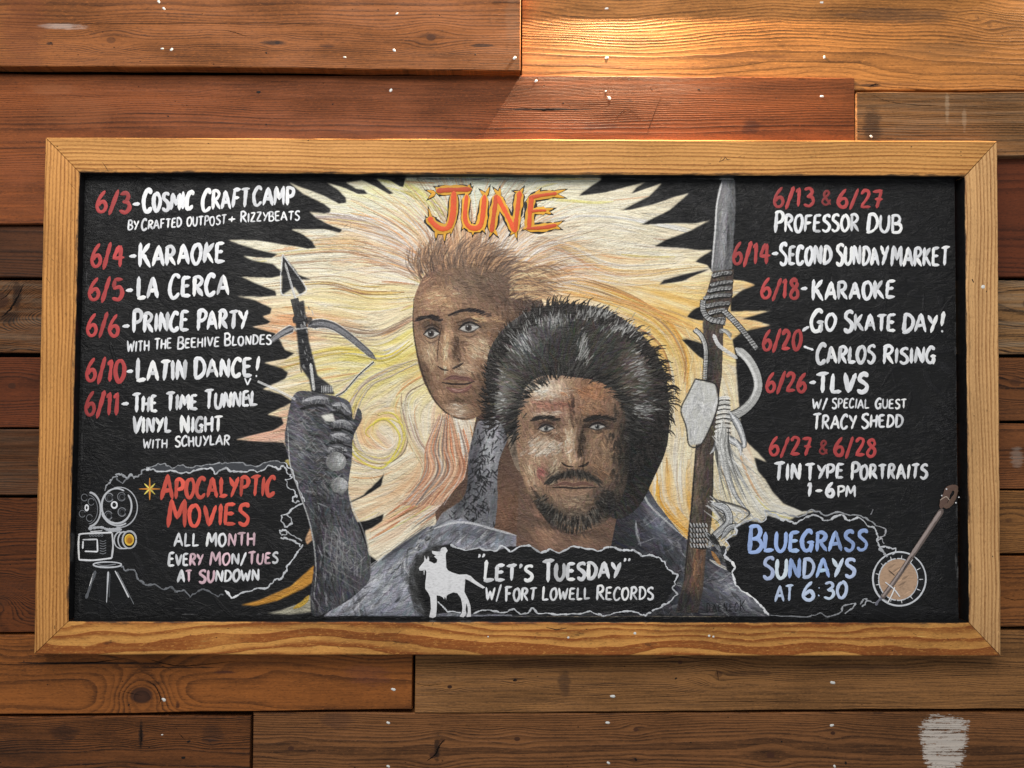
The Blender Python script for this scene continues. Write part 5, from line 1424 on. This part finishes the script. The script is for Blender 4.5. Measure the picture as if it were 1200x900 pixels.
WH, RD, SA, BL, PK = (.95, .955, .97), (.72, .28, .28), (.86, .36, .30), (.66, .76, .96), (.90, .76, .80)
LB = (.80, .86, .97)
lines = [
    ('COSMIC CRAFT CAMP', RD, [('6/3', 111, 154, 249, 251, 26, 26, RD, 4.6, 9)], [('-', 153, 166, 251, 251, 24, 24, WH, 4), ('COSMIC', 166, 228, 249, 246, 28, 23, WH, 4.6), ('CRAFT', 235, 294, 248, 243, 27, 24, WH, 4.4), ('CAMP', 295, 346, 242, 241, 25, 24, WH, 4.4)]),
    ('BY CRAFTED OUTPOST + RIZZYBEATS', None, [], [('BY', 149, 163, 270, 270, 12, 12, WH, 2.1), ('CRAFTED', 165, 214, 270, 266, 14.5, 12, WH, 2.3), ('OUTPOST', 218, 266, 266, 263, 12, 12, WH, 2.1), ('+', 267, 277, 263, 263, 12, 12, WH, 2.1), ('RIZZYBEATS', 281, 352, 261, 258, 14, 12, WH, 2.1)]),
    ('KARAOKE', RD, [('6/4', 105, 147, 313, 314, 28, 28, RD, 4.6, 9)], [('-', 149, 162, 312, 312, 24, 24, WH, 4), ('KARAOKE', 161, 265, 314, 308, 31, 26, WH, 4.9)]),
    ('LA CERCA', RD, [('6/5', 102, 146, 352, 353, 27, 27, RD, 4.6, 9)], [('-', 145, 158, 352, 352, 24, 24, WH, 4.2), ('LA', 159, 187, 352, 350, 29, 27, WH, 5), ('CERCA', 196, 270, 350, 346, 29, 26, WH, 4.9)]),
    ('PRINCE PARTY', RD, [('6/6', 100, 141, 394, 395, 27, 27, RD, 4.3, 9)], [('-', 141, 154, 394, 394, 24, 24, WH, 4), ('PRINCE', 154, 223, 391, 388, 29, 25, WH, 4.7), ('PARTY', 229, 292, 388, 386, 28, 24, WH, 4.7)]),
    ('WITH THE BEEHIVE BLONDES', None, [], [('WITH', 148, 176, 413, 412, 14, 14, WH, 2.3), ('THE', 180, 202, 410, 409, 15, 13, WH, 2.3), ('BEEHIVE', 207, 258, 409, 406, 15, 12.5, WH, 2.3), ('BLONDES', 262, 319, 406, 404, 15, 12.5, WH, 2.3)]),
    ('LATIN DANCE!', RD, [('6/10', 99, 148, 447, 449, 28, 28, RD, 4.6, 9)], [('-', 146, 158, 447, 447, 24, 24, WH, 4), ('LATIN', 158, 220, 448, 446, 30, 26, WH, 5), ('DANCE', 226, 297, 444, 442, 27, 24, WH, 4.7), ('!', 297, 305, 443, 443, 27, 27, WH, 4.4)]),
    ('THE TIME TUNNEL', RD, [('6/11', 98, 141, 487, 488, 29, 29, RD, 4.4, 9)], [('-', 140, 153, 485, 485, 24, 24, WH, 3.8), ('THE', 154, 186, 484, 483, 24, 21, WH, 4.2), ('TIME', 193, 233, 482, 481, 24, 20, WH, 4.2), ('TUNNEL', 238, 303, 480, 476, 24, 20, WH, 4)]),
    ('VINYL NIGHT', None, [], [('VINYL', 154, 202, 509, 507, 22, 20, WH, 4), ('NIGHT', 210, 262, 508, 506, 23, 20, WH, 4)]),
    ('WITH SCHUYLAR', None, [], [('WITH', 167, 197, 526, 526, 12, 12, WH, 2.0), ('SCHUYLAR', 204, 270, 524, 522, 14, 13, WH, 2.3)]),
    ('APOCALYPTIC', None, [], [('APOCALYPTIC', 187, 324, 586, 582, 31, 26, SA, 4.7)]),
    ('MOVIES', None, [], [('MOVIES', 195, 294, 618, 616, 34, 27, SA, 4.9)]),
    ('ALL MONTH', None, [], [('ALL', 203, 234, 641, 641, 17, 17, WH, 2.9), ('MONTH', 241, 300, 641, 640, 18, 17, WH, 3, 1, [WH, WH, PK, PK, PK])]),
    ('EVERY MON/TUES', None, [], [('EVERY', 196, 239, 664, 663, 17, 15, WH, 3, 1, [WH, WH, WH, PK, PK]), ('MON/', 245, 289, 663, 662, 18, 15, PK, 2.8, 1, [PK, PK, WH, WH]), ('TUES', 290, 327, 662, 660, 16, 14, WH, 2.8, 1, [PK, PK, PK, WH])]),
    ('AT SUNDOWN', None, [], [('AT', 207, 226, 683, 682, 16, 15, WH, 3, 1, [WH, PK]), ('SUNDOWN', 232, 305, 683, 681, 17, 15, WH, 3, 1, [PK, PK, WH, WH, WH, WH, WH])]),
    ('"LET\'S TUESDAY"', None, [], [('"', 558, 570, 664, 664, 15, 15, WH, 3), ("LET'S", 565, 626, 682, 681, 27, 21, WH, 4.4), ('TUESDAY', 634, 729, 682, 678, 28, 22, WH, 4.7), ('"', 729, 741, 668, 667, 15, 15, WH, 3.2)]),
    ('W/ FORT LOWELL RECORDS', None, [], [('W/', 568, 588, 704, 703, 16, 18, WH, 2.7), ('FORT', 591, 629, 705, 704, 19, 16, WH, 3), ('LOWELL', 634, 692, 704, 703, 18, 15, WH, 2.8), ('RECORDS', 698, 767, 704, 703, 18, 16, WH, 2.8)]),
    ('', RD, [('6/13', 905, 955, 243, 243, 24, 24, RD, 4, 9), ('&', 962, 975, 241, 241, 18, 18, (.62, .24, .24), 2.7, 9), ('6/27', 980, 1036, 244, 245, 23, 23, RD, 3.9, 9)], []),
    ('PROFESSOR DUB', None, [], [('PROFESSOR', 906, 1008, 273, 272, 26, 22, WH, 3.9), ('DUB', 1014, 1058, 274, 273, 24, 22, WH, 4)]),
    ('SECOND SUNDAY MARKET', RD, [('6/14', 857, 904, 310, 311, 27, 27, RD, 4.2, 9)], [('-', 902, 914, 309, 309, 24, 24, WH, 4), ('SECOND', 912, 975, 311, 311, 27, 24, WH, 4.4), ('SUNDAY', 978, 1042, 311, 312, 27, 24, WH, 4.2), ('MARKET', 1043, 1113, 313, 312, 27, 24, WH, 4.2)]),
    ('KARAOKE', RD, [('6/18', 890, 938, 350, 351, 25, 25, RD, 4.2, 9)], [('-', 936, 948, 350, 350, 24, 24, WH, 3.8), ('KARAOKE', 950, 1050, 353, 350, 27, 23, WH, 4.5)]),
    ('GO SKATE DAY!', None, [], [('GO', 948, 981, 389, 388, 27, 22, WH, 4.4), ('SKATE', 987, 1051, 389, 389, 26, 22, WH, 4.4), ('DAY', 1056, 1100, 390, 391, 25, 23, WH, 4.4), ('!', 1100, 1109, 391, 391, 26, 26, WH, 4.4)]),
    ('CARLOS RISING', RD, [('6/20', 892, 940, 411, 411, 25, 25, RD, 4.2, 9)], [('CARLOS', 955, 1027, 427, 426, 25, 22, WH, 4.3), ('RISING', 1033, 1098, 427, 427, 25, 21, WH, 4.2)]),
    ('TLVS', RD, [('6/26', 896, 946, 460, 460, 24, 24, RD, 4.2, 9)], [('-', 946, 958, 460, 460, 24, 24, WH, 4), ('TLVS', 955, 1019, 462, 461, 26, 25, WH, 5.6)]),
    ('W/ SPECIAL GUEST', None, [], [('W/', 951, 970, 480, 479, 13, 13, WH, 2.3), ('SPECIAL', 974, 1019, 479, 479, 13, 12, WH, 2.1), ('GUEST', 1025, 1063, 479, 479, 13, 12, WH, 2.3)]),
    ('TRACY SHEDD', None, [], [('TRACY', 951, 1005, 504, 503, 20, 18, WH, 3), ('SHEDD', 1008, 1059, 502, 501, 19, 16, WH, 3.1)]),
    ('', RD, [('6/27', 900, 952, 534, 535, 23, 23, RD, 3.9, 9), ('&', 959, 971, 533, 533, 17, 17, (.62, .24, .24), 2.5, 9), ('6/28', 976, 1028, 535, 536, 23, 23, RD, 3.9, 9)], []),
    ('TIN TYPE PORTRAITS', None, [], [('TIN', 905, 940, 564, 563, 23, 21, WH, 4), ('TYPE', 942, 990, 563, 561, 22, 19, WH, 3.9), ('PORTRAITS', 995, 1088, 563, 561, 23, 19, WH, 4)]),
    ('1-6PM', None, [], [('1', 944, 953, 583, 583, 18, 18, WH, 4), ('-', 953, 966, 583, 583, 17, 17, WH, 3.6), ('6', 966, 979, 583, 583, 19, 19, WH, 4), ('PM', 980, 1004, 583, 583, 15, 15, WH, 3)]),
    ('BLUEGRASS', None, [], [('BLUEGRASS', 875, 1018, 648, 646, 33, 26, BL, 4.9)]),
    ('SUNDAYS', None, [], [('SUNDAYS', 892, 1004, 679, 677, 27, 25, BL, 4.6, 1, [(.78, .84, .98), (.85, .9, .98), BL, (.80, .86, .98), BL, (.85, .9, .98), (.78, .84, .98)])]),
    ('AT 6:30', None, [], [('AT', 907, 931, 706, 704, 20, 20, LB, 3.4), ('6:30', 939, 994, 704, 701, 24, 21, LB, 3.9)]),
]
for txt, dc, dates, words in lines:
    for part in (dates, words):
        if not part:
            continue
        br = Brush()
        for w_ in part:
            word(br, *w_[:9], first=(w_[9] if len(w_) > 9 else 1), cols=(w_[10] if len(w_) > 10 else None))
        if txt == 'THE TIME TUNNEL' and part is words:
            br.line([(287, 443), (290, 451), (294, 443)], 1.8, WH, curve=False)
            br.line([(291, 462), (294, 476)], 2.2, WH)
        if txt == 'CARLOS RISING' and part is words:
            br.line([(940.5, 388), (944, 385), (948, 383)], 3.4, WH)
            br.line([(942, 406), (947, 408), (953, 410)], 2.6, WH)
        said = ' and '.join(w_[0] for w_ in part if w_[0] not in '-&"') if part is dates else txt.replace('"', '')
        br.build('lettering', ('red date ' if part is dates else 'painted words ') + said)

# the flaming month name
br = Brush()
YL, OR = (.90, .66, .18), (.85, .33, .14)
rj = np.random.default_rng(5)
TL = [  # (points, width) of every bar of the letters
    ([(512, 224), (524, 223), (552, 222)], 8), ([(532, 224), (531, 250), (526, 266), (516, 268), (506, 260), (504, 255)], 9),
    ([(547, 229), (545, 255), (550, 266), (560, 267), (565, 258), (568, 229)], 8),
    ([(582, 229), (579, 250), (576, 272)], 8), ([(582, 230), (592, 248), (604, 272)], 8), ([(609, 225), (606, 250), (603, 272)], 8),
    ([(623, 230), (621, 250), (620, 268)], 8), ([(620, 232), (636, 229), (652, 227)], 6.5), ([(620, 248), (632, 247), (640, 247)], 5.5), ([(617, 268), (636, 267), (652, 264)], 6.5)]
spk = [((508, 226), (499, 223)), ((508, 228), (501, 234)), ((550, 220), (551, 216)), ((505, 258), (502, 243)), ((503, 262), (499, 254)), ((508, 266), (505, 258)), ((512, 270), (511, 281)), ((522, 270), (521, 284)), ((531, 262), (528, 276)),
       ((547, 228), (544, 219)), ((549, 226), (554, 219)), ((568, 228), (562, 222)), ((570, 228), (574, 218)), ((546, 262), (541, 270)), ((555, 268), (554, 277)), ((564, 264), (569, 274)), ((583, 226), (578, 220)), ((585, 230), (586, 219)), ((609, 226), (601, 224)),
       ((610, 226), (614, 219)), ((577, 270), (573, 279)), ((579, 270), (584, 278)), ((603, 270), (597, 276)), ((604, 270), (606, 281)), ((622, 232), (615, 238)), ((621, 250), (614, 254)), ((619, 266), (612, 270)), ((650, 226), (664, 222)), ((650, 229), (663, 232)),
       ((640, 246), (650, 244)), ((640, 248), (647, 251)), ((650, 263), (660, 259)), ((650, 266), (658, 269)), ((628, 228), (634, 221)), ((515, 222), (509, 219)), ((545, 222), (551, 217))]
for k, (wx, c, lay) in enumerate(((5.0, (.07, .06, .05), 0), (2.3, YL, .0009), (-2.6, OR, .0018))):
    if k < 2:
        for i, (a, b) in enumerate(spk):
            a, b = np.array(a, float), np.array(b, float)
            d = (b - a) / np.hypot(*(b - a))
            mid = (a + b) / 2 + rj.normal(0, .4, 2)
            br.line([a - d * 2, mid, b + d * (2.2 if k == 0 else -1.5)], 7.5 if k == 0 else 5, c, w1=.5, layer=lay + .0000062 * i, wob=.05, shade=.02)
    for i, (p, w_) in enumerate(TL):
        br.line(p, w_ + wx, c, layer=lay + .0003 + .0000062 * i, wob=.12, shade=.05)
br.build('lettering', 'flaming orange word JUNE outlined in black')

# torn white outlines of the scrolls
GY, GL = (.50, .51, .53), (.82, .83, .85)


def torn(pts, w, col, br, jag=.9, gap=0.0):
    """jagged chalky line through pts"""
    r = br.r
    for a, b in zip(pts[:-1], pts[1:]):
        if r.random() < gap:
            continue
        a, b = np.array(a, float), np.array(b, float)
        m1 = a + (b - a) * .35 + r.normal(0, jag, 2)
        m2 = a + (b - a) * .7 + r.normal(0, jag, 2)
        br.line([a, m1, m2, b], w * r.uniform(.6, 1.3), col, curve=True, wob=.25)


br = Brush()
up = [(171, 550), (178, 547), (185, 543), (195, 546), (205, 548), (213, 545), (222, 548), (233, 546), (245, 544), (258, 542), (266, 543), (285, 542), (300, 547), (312, 542), (322, 540), (333, 542)]
lo = [(171, 550), (175, 549), (183, 552.5), (200, 551), (209, 554), (218, 553), (228, 552), (240, 549), (250, 551), (252, 556), (256, 552), (266, 548), (272, 552), (285, 553), (298, 551), (305, 552), (318, 546), (325, 550), (333, 546)]
br.poly(up + lo[::-1][:-1], (.26, .27, .29), layer=-.00015)
torn(lo, 1.7, GL, br)
torn(up, 1.2, (.62, .63, .65), br)
torn([(123, 575), (127, 567), (131, 562.5), (137, 559), (136, 556), (143, 555), (147, 559), (155, 558), (157, 561), (162, 559), (166, 554), (171, 550)], 1.9, (.66, .67, .69), br)
torn([(137, 560), (143, 566), (148, 562), (155, 557)], 1.3, GY, br)
torn([(333, 542), (341, 549), (345, 558), (349, 568), (354, 580), (357, 588)], 1.4, GL, br)
torn([(333, 547), (338, 556), (343, 559), (334, 562), (337, 571), (346, 576), (348, 583), (343, 582), (344, 588), (351, 588)], 1.4, GL, br)
torn([(355, 590), (345, 595), (338, 602), (330, 605), (331, 612), (335, 618), (343, 614), (339, 606), (338, 601)], 1.6, GL, br)
torn([(336, 622), (334, 627), (330, 627), (328, 623), (332, 620), (336, 622), (345, 628), (354, 634)], 1.4, GL, br)
torn([(329, 630), (338, 632), (346, 636), (352, 641)], 1.5, GL, br)
torn([(355, 638), (350, 645), (344, 655), (337, 662), (335, 670), (331, 677), (321, 680), (315, 688), (302, 689), (292, 693), (280, 697)], 1.9, GL, br)
torn([(280, 697), (272, 701), (264, 692)], 2.4, WH, br)
torn([(262, 697), (254, 698), (246, 693), (238, 690), (232, 693), (223, 700), (216, 691), (207, 694), (200, 687), (192, 691), (181, 684), (173, 686), (163, 680), (158, 668), (148, 669), (142, 664)], 2.0, (.46, .47, .49), br)
br.build('scroll_outline', 'torn chalk white outline round the movie notice')
br = Brush()
torn([(528, 638), (535, 642), (546, 645), (562, 642), (580, 646), (587, 639), (598, 647), (610, 640), (622, 640), (634, 648), (644, 643), (656, 648), (668, 641), (680, 641), (700, 646), (714, 641), (730, 645), (742, 644), (752, 652)], 2.0, GL, br, .6)
torn([(742, 645), (752, 652), (760, 650), (772, 653), (779, 658), (782, 665), (788, 671), (795, 674)], 1.8, GL, br, .6)
torn([(795, 674), (790, 682), (788, 690), (794, 697), (786, 704), (776, 711), (764, 716)], 1.7, GL, br, .8)
torn([(555, 719), (565, 715), (575, 715), (585, 718), (595, 717), (602, 713), (610, 720), (618, 719), (623, 712), (630, 719), (645, 719), (665, 720), (682, 719), (692, 716), (700, 720), (708, 722), (718, 719), (728, 717), (740, 716), (750, 720), (757, 722), (763, 718)], 1.6, GL, br, .6)
torn([(513, 705), (520, 712), (524, 717), (540, 718)], 1.6, GL, br, .5)
br.build('scroll_outline', 'torn chalk white outline round the Tuesday notice')
br = Brush()
torn([(849, 652), (857, 658), (862, 665), (858, 672), (862, 686), (872, 694), (882, 700), (890, 708), (896, 714), (901, 721)], 2.4, WH, br, .6)
torn([(849, 652), (850, 645), (855, 640), (850, 633), (857, 628), (863, 626), (861, 618), (868, 614), (878, 610)], 1.9, GL, br, .6)
torn([(878, 610), (886, 607), (892, 612), (898, 607), (896, 598), (905, 602), (914, 608), (924, 611), (934, 613), (944, 606), (956, 604), (964, 610), (974, 609), (986, 603), (994, 610), (1006, 606)], 1.9, GL, br, .7)
torn([(896, 598), (910, 600), (925, 604), (936, 606), (946, 600), (960, 599), (970, 604), (984, 600), (996, 604), (1008, 604), (1018, 610), (1026, 616)], 1.5, (.66, .67, .69), br, .8)
torn([(1006, 606), (1016, 616), (1025, 619), (1028, 627), (1027, 634), (1031, 641), (1038, 640), (1044, 642), (1050, 644), (1046, 650)], 1.7, GL, br, .8)
torn([(1026, 616), (1038, 620), (1036, 628), (1030, 630)], 1.4, (.7, .7, .72), br, .8)
torn([(1031, 641), (1036, 648), (1040, 652)], 3.5, (.72, .73, .75), br, .8)
torn([(1028, 634), (1033, 630), (1036, 637)], 1.4, (.7, .7, .72), br, .5)
torn([(903, 721), (920, 722), (945, 723), (955, 721), (962, 718), (969, 723), (980, 720), (987, 716)], 1.2, (.58, .59, .61), br, .6)
torn([(987, 716), (988, 710), (996, 708), (1003, 707), (999, 713), (990, 719)], 1.7, (.7, .71, .73), br, .5)
torn([(1008, 708), (1012, 702), (1016, 701), (1014, 708), (1010, 711)], 1.5, (.7, .71, .73), br, .4)
torn([(1014, 702), (1022, 706), (1028, 707)], 1.4, (.7, .71, .73), br, .4)
torn([(1020, 603), (1023, 597)], 1.2, (.6, .6, .62), br, .2)
br.build('scroll_outline', 'torn chalk white outline round the bluegrass notice')

# rider on a horse, solid white
hp = [(305, 395), (315, 380), (330, 362), (343, 345), (345, 305), (352, 325), (362, 335), (370, 308), (378, 330), (376, 345), (395, 352), (412, 362), (430, 355), (436, 335), (425, 325), (412, 312), (425, 305), (400, 292), (396, 272), (410, 274), (432, 278), (455, 278), (462, 255), (470, 250),
      (490, 246), (500, 255), (508, 273), (495, 290), (494, 320), (497, 350), (498, 390), (510, 410), (540, 425), (590, 440), (640, 438), (670, 450), (700, 480), (740, 508), (772, 530), (755, 538), (720, 520), (680, 495), (650, 478), (632, 470), (628, 520), (625, 560), (640, 590), (655, 620),
      (668, 660), (672, 735), (640, 738), (650, 700), (648, 670), (640, 640), (634, 690), (640, 715), (620, 740), (592, 735), (606, 710), (612, 680), (608, 640), (600, 605), (575, 570), (545, 565), (510, 580), (500, 590), (497, 618), (492, 600), (485, 598), (483, 615), (474, 600), (455, 590),
      (430, 585), (432, 640), (430, 690), (425, 735), (405, 745), (378, 738), (385, 705), (390, 680), (388, 640), (385, 600), (372, 570), (350, 540), (350, 500), (356, 460), (358, 420), (350, 405), (338, 408), (330, 412), (310, 412)]
br = Brush()
br.poly([(440 + a / 6, 600 + b / 6) for a, b in hp], (.92, .92, .93))
br.line([(497, 668), (497, 674)], 1.2, WH, w1=.3)
br.build('rider_silhouette', 'solid white silhouette of a rider on a horse')


def ell(br, cx, cy, rx, ry, w, col, a0=0, a1=360, n=22, wob=.12, tilt=0, layer=None):
    pts = []
    for i in range(n + 1):
        a = math.radians(a0 + (a1 - a0) * i / n)
        u, v = rx * math.cos(a), -ry * math.sin(a)
        pts.append((cx + u * math.cos(tilt) - v * math.sin(tilt), cy + u * math.sin(tilt) + v * math.cos(tilt)))
    br.line(pts, w, col, wob=wob, layer=layer)


br = Brush()
ell(br, 140, 594.5, 21, 23.5, 1.3, (.72, .73, .75), -100, 110)
ell(br, 136.7, 593, 17.5, 20.5, 2.2, GL, 60, 400)
ell(br, 138, 594, 19.5, 22, 1.8, GL, 200, 300)
for x, y in ((128, 583), (142.5, 582), (143, 600), (127, 604)):
    ell(br, x, y, 4.6, 5, .9, (.55, .56, .58), 20, 340)
    ell(br, x + .5, y + .5, 3, 3.4, .6, (.35, .36, .38))
ell(br, 134, 591.7, 3.2, 3.6, 1.8, WH)
ell(br, 104, 597, 14, 20, 2.2, GL, -85, 85)
ell(br, 103, 597, 11.5, 17, .8, GY, -85, 85)
ell(br, 101.7, 595, 1.8, 3.2, 1.8, WH)
for x, y in ((107, 588), (105, 607), (96.5, 602), (99, 583)):
    ell(br, x, y, 3.6, 4, .8, (.5, .51, .53), 20, 330)
br.line([(104, 619.5), (118, 618), (128, 621), (142.5, 620.5)], 3.6, (.72, .73, .75), wob=.3)
br.line([(106, 623), (120, 622)], 1, WH)
for p in ([(92.5, 628), (92, 640), (92.8, 656)], [(92.8, 656), (110, 656.5), (131, 654)], [(131, 654), (132.5, 640), (131.5, 625)], [(92.5, 628), (97, 625.5), (131.5, 624)]):
    br.line(p, 2, WH)
for p in ([(97, 632.5), (114, 632)], [(114, 632), (114.5, 646.5)], [(114.5, 646.5), (99.5, 646)], [(97.5, 634), (97, 643)]):
    br.line(p, 1.7, WH, curve=False)
for i in range(6):
    br.line([(117, 633.5 + i * 2.9), (121, 634.5 + i * 2.9), (124.5, 633 + i * 2.9)], .9, GY)
for i in range(5):
    ell(br, 106 + i * 3.4, 627.3, 1.2, 1.2, .7, GY, n=8)
ell(br, 151.7, 632.5, 8, 10, 2.0, GL)
ell(br, 146, 633, 7.5, 10, 1.4, GL, 90, 270)
ell(br, 141, 633, 7, 9.5, 1.4, GL, 90, 270)
br.line([(137, 624), (150, 623)], 1.2, GL)
br.line([(140, 643), (152, 642.5)], 1.2, GL)
br.poly([(151.7 + 5.6 * math.cos(a), 632.5 + 6.8 * math.sin(a)) for a in np.linspace(0, 6.28, 17)[:-1]], (.86, .62, .16), layer=.0001)
ell(br, 151.7, 632.5, 4.8, 6.0, 1.6, (.93, .78, .32), layer=.0006)
br.poly([(152 + 2.6 * math.cos(a), 633 + 3.2 * math.sin(a)) for a in np.linspace(0, 6.28, 13)[:-1]], (.70, .46, .14), layer=.0009)
ell(br, 126, 661.7, 16.5, 3.2, 1.7, GL)
br.line([(114, 661), (122, 663), (136, 661)], 1.4, GY)
br.line([(112, 669), (107, 684), (101, 701)], 3.0, (.40, .41, .43), wob=.2)
br.line([(110, 671), (104, 690)], 1, GL)
br.line([(127, 670), (126, 688), (125, 706)], 2.2, GL, w1=.8)
br.line([(129, 672), (128, 700)], 1.4, (.35, .36, .38))
br.line([(135, 669), (143, 684), (151, 700)], 1.5, WH)
br.line([(137.5, 670), (148, 690), (157, 708)], .8, GY)
br.build('projector_drawing', 'chalk white drawing of a film projector with a yellow lens')

br = Brush()
for a, L_, c in ((0, 12.5, (.86, .56, .22)), (90, 13, (.86, .56, .22)), (45, 9, (.93, .86, .42)), (135, 9, (.93, .86, .42))):
    a = math.radians(a)
    for s_ in (1, -1):
        br.line([(175.5, 573), (175.5 + s_ * L_ * .5 * math.cos(a), 573 - s_ * L_ * .5 * math.sin(a)), (175.5 + s_ * L_ * math.cos(a), 573 - s_ * L_ * math.sin(a))], 2.6, c, w1=.8)
br.build('star_drawing', 'small yellow and orange star beside the movie notice')

br = Brush()
TN = (.76, .63, .52)
br.poly([(1053 + 31 * math.cos(a), 678.5 + 31.5 * math.sin(a)) for a in np.linspace(0, 6.283, 33)[:-1]], (.10, .10, .11), layer=-.0001)
br.poly([(1052.5 + 22.5 * math.cos(a), 679 + 24 * math.sin(a)) for a in np.linspace(0, 6.283, 29)[:-1]], TN, layer=.0001)
for i in range(14):
    x, y = 1052 + br.r.normal(0, 9), 679 + br.r.normal(0, 9)
    br.line([(x - 5, y + 3), (x + 5, y - 3)], 2.5, np.array(TN) * br.r.uniform(.85, 1.12), taper=.4, layer=.0002 + i * .000006)
ell(br, 1053.8, 678.3, 31, 31.5, 1.9, GL, 55, 415, layer=.0004)
ell(br, 1050.5, 677.5, 28, 29, 1.0, (.60, .60, .62), 95, 250, layer=.00045)
ell(br, 1052.5, 679, 23, 24.5, 1.3, GL, layer=.0005)
for i in range(26):
    a = 2 * math.pi * i / 26
    r0, r1 = 24, 28.5
    if i % 2:
        br.line([(1053 + r0 * math.cos(a), 679 + r0 * math.sin(a)), (1053.4 + r1 * math.cos(a), 678.7 + r1 * math.sin(a))], 2.2, (.05, .05, .05), layer=.0006, curve=False)
    else:
        br.line([(1053 + r0 * math.cos(a), 679 + r0 * math.sin(a)), (1053.4 + r1 * math.cos(a), 678.7 + r1 * math.sin(a))], 1.2, WH, w1=.4, layer=.0006, curve=False)
br.line([(1033, 701), (1050, 678), (1075, 641), (1104, 597)], 5.2, (.42, .37, .35), w1=6.6, layer=.0009, wob=.05)
br.line([(1034, 699), (1050, 677), (1074, 641), (1102, 599)], 2.6, (.68, .62, .60), w1=3.2, layer=.0012, wob=.2)
br.line([(1058, 668), (1068, 652)], .9, (.2, .17, .15), layer=.0015)
br.line([(1102, 595), (1107, 584), (1112, 573), (1121, 571)], 6.5, (.40, .31, .27), w1=9, layer=.0016, wob=.15)
br.line([(1120, 571), (1119, 580), (1112, 591), (1106, 594)], 5, (.42, .33, .28), layer=.00164, wob=.15)
br.line([(1101, 586), (1108, 582), (1112, 586)], 1, (.75, .68, .62), layer=.002)
for x, y in ((1108.5, 573), (1103, 580.5), (1123, 582.5), (1119.5, 589)):
    br.blob(x, y, 1.5, WH, layer=.002)
br.line([(1037, 682), (1047, 690), (1054, 699)], 1.4, WH, layer=.0017)
br.line([(1040, 706), (1045, 696), (1048, 688)], 1.4, WH, layer=.0018)
br.line([(1033, 700), (1028, 705), (1026, 709)], 3, (.5, .5, .55), layer=.0017)
br.line([(1041, 668), (1048, 674)], .8, (.25, .2, .18), layer=.0017)
br.build('banjo_drawing', 'painted banjo with tan drum head at the lower right')

# thin black signature
br = Brush()
x = 828
for c_, wd, hh in (('D', 6, 10), ('A', 6, 9), ('E', 5, 9), ('N', 6, 10), ('E', 5, 9), ('C', 5, 10), ('K', 9, 13)):
    for kind, pts in G[c_][1]:
        br.line([(x + px * wd, 717 - py * hh - (x - 828) * .02) for px, py in pts], .9, (.08, .08, .09), curve=(kind == 'c'))
    x += wd + 1
br.build('signature', 'thin black painted signature')

# small scribbles and knocks on the frame
gm = flat_mat('pencil_black', (.10, .08, .08), .7, .2, .2, 300)


def nick(pts, w, name='scuff_mark'):
    vs, fs = [], []
    q = P(pts, .0002)
    for i, p in enumerate(q):
        d = q[min(i + 1, len(q) - 1)] - q[max(i - 1, 0)]
        d = d / (np.hypot(*d) + 1e-9)
        n = np.array([-d[1], d[0]]) * w * .001 * (1 if 0 < i < len(q) - 1 else .35)
        vs += [W(*(p + n), .00025), W(*p, .0005), W(*(p - n), .00025)]
        if i:
            k = 3 * i
            fs += [(k, k + 1, k - 2, k - 3), (k + 1, k + 2, k - 1, k - 2)]
    return mesh_obj(name, vs, fs, gm, sign)


for p, w_ in (([(846, 184), (843, 190), (848, 187), (850, 184), (852, 187), (856, 187)], .9), ([(865, 184), (868, 183)], .8), ([(871, 184), (873, 183)], .8), ([(64, 733), (64, 737)], 1.6), ([(1161, 220), (1161, 226)], .8), ([(1139, 327), (1141, 331)], 3), ([(120, 190), (124, 196), (127, 201)], .7),
              ([(158, 194), (168, 199)], .6), ([(379, 199), (398, 199)], 1.0), ([(80, 213), (88, 222)], .6), ([(56, 298), (58, 299)], .8), ([(60, 303), (63, 306)], .8), ([(54, 325), (58, 331)], .9), ([(508, 729), (506, 733)], 1), ([(465, 743), (470, 739)], .8), ([(1070, 742), (1074, 744)], .9), ([(1110, 748), (1112, 750)], .9),
              ([(640, 735), (652, 738), (664, 736)], 1.1), ([(395, 757), (398, 760)], .8), ([(1156, 480), (1157, 482)], 1)):
    nick(p, w_)
for x, y, r in ((666, 747, 1.3), (831, 745, 1.4), (836, 746, 1.2), (744, 742, 1.6), (1152, 336, 2.2), (572, 746, .9)):
    n = 7
    q = P([(x + r * math.cos(6.283 * i / n) * (1 + .3 * math.sin(i * 2.3)), y + r * math.sin(6.283 * i / n)) for i in range(n)], 0)
    c = P([(x, y)], 0)[0]
    mesh_obj('paint_speck', [W(c[0], c[1], .0008)] + [W(a[0], a[1], .0003) for a in q], [(0, 1 + (i + 1) % n, 1 + i) for i in range(n)], WHITE, sign)
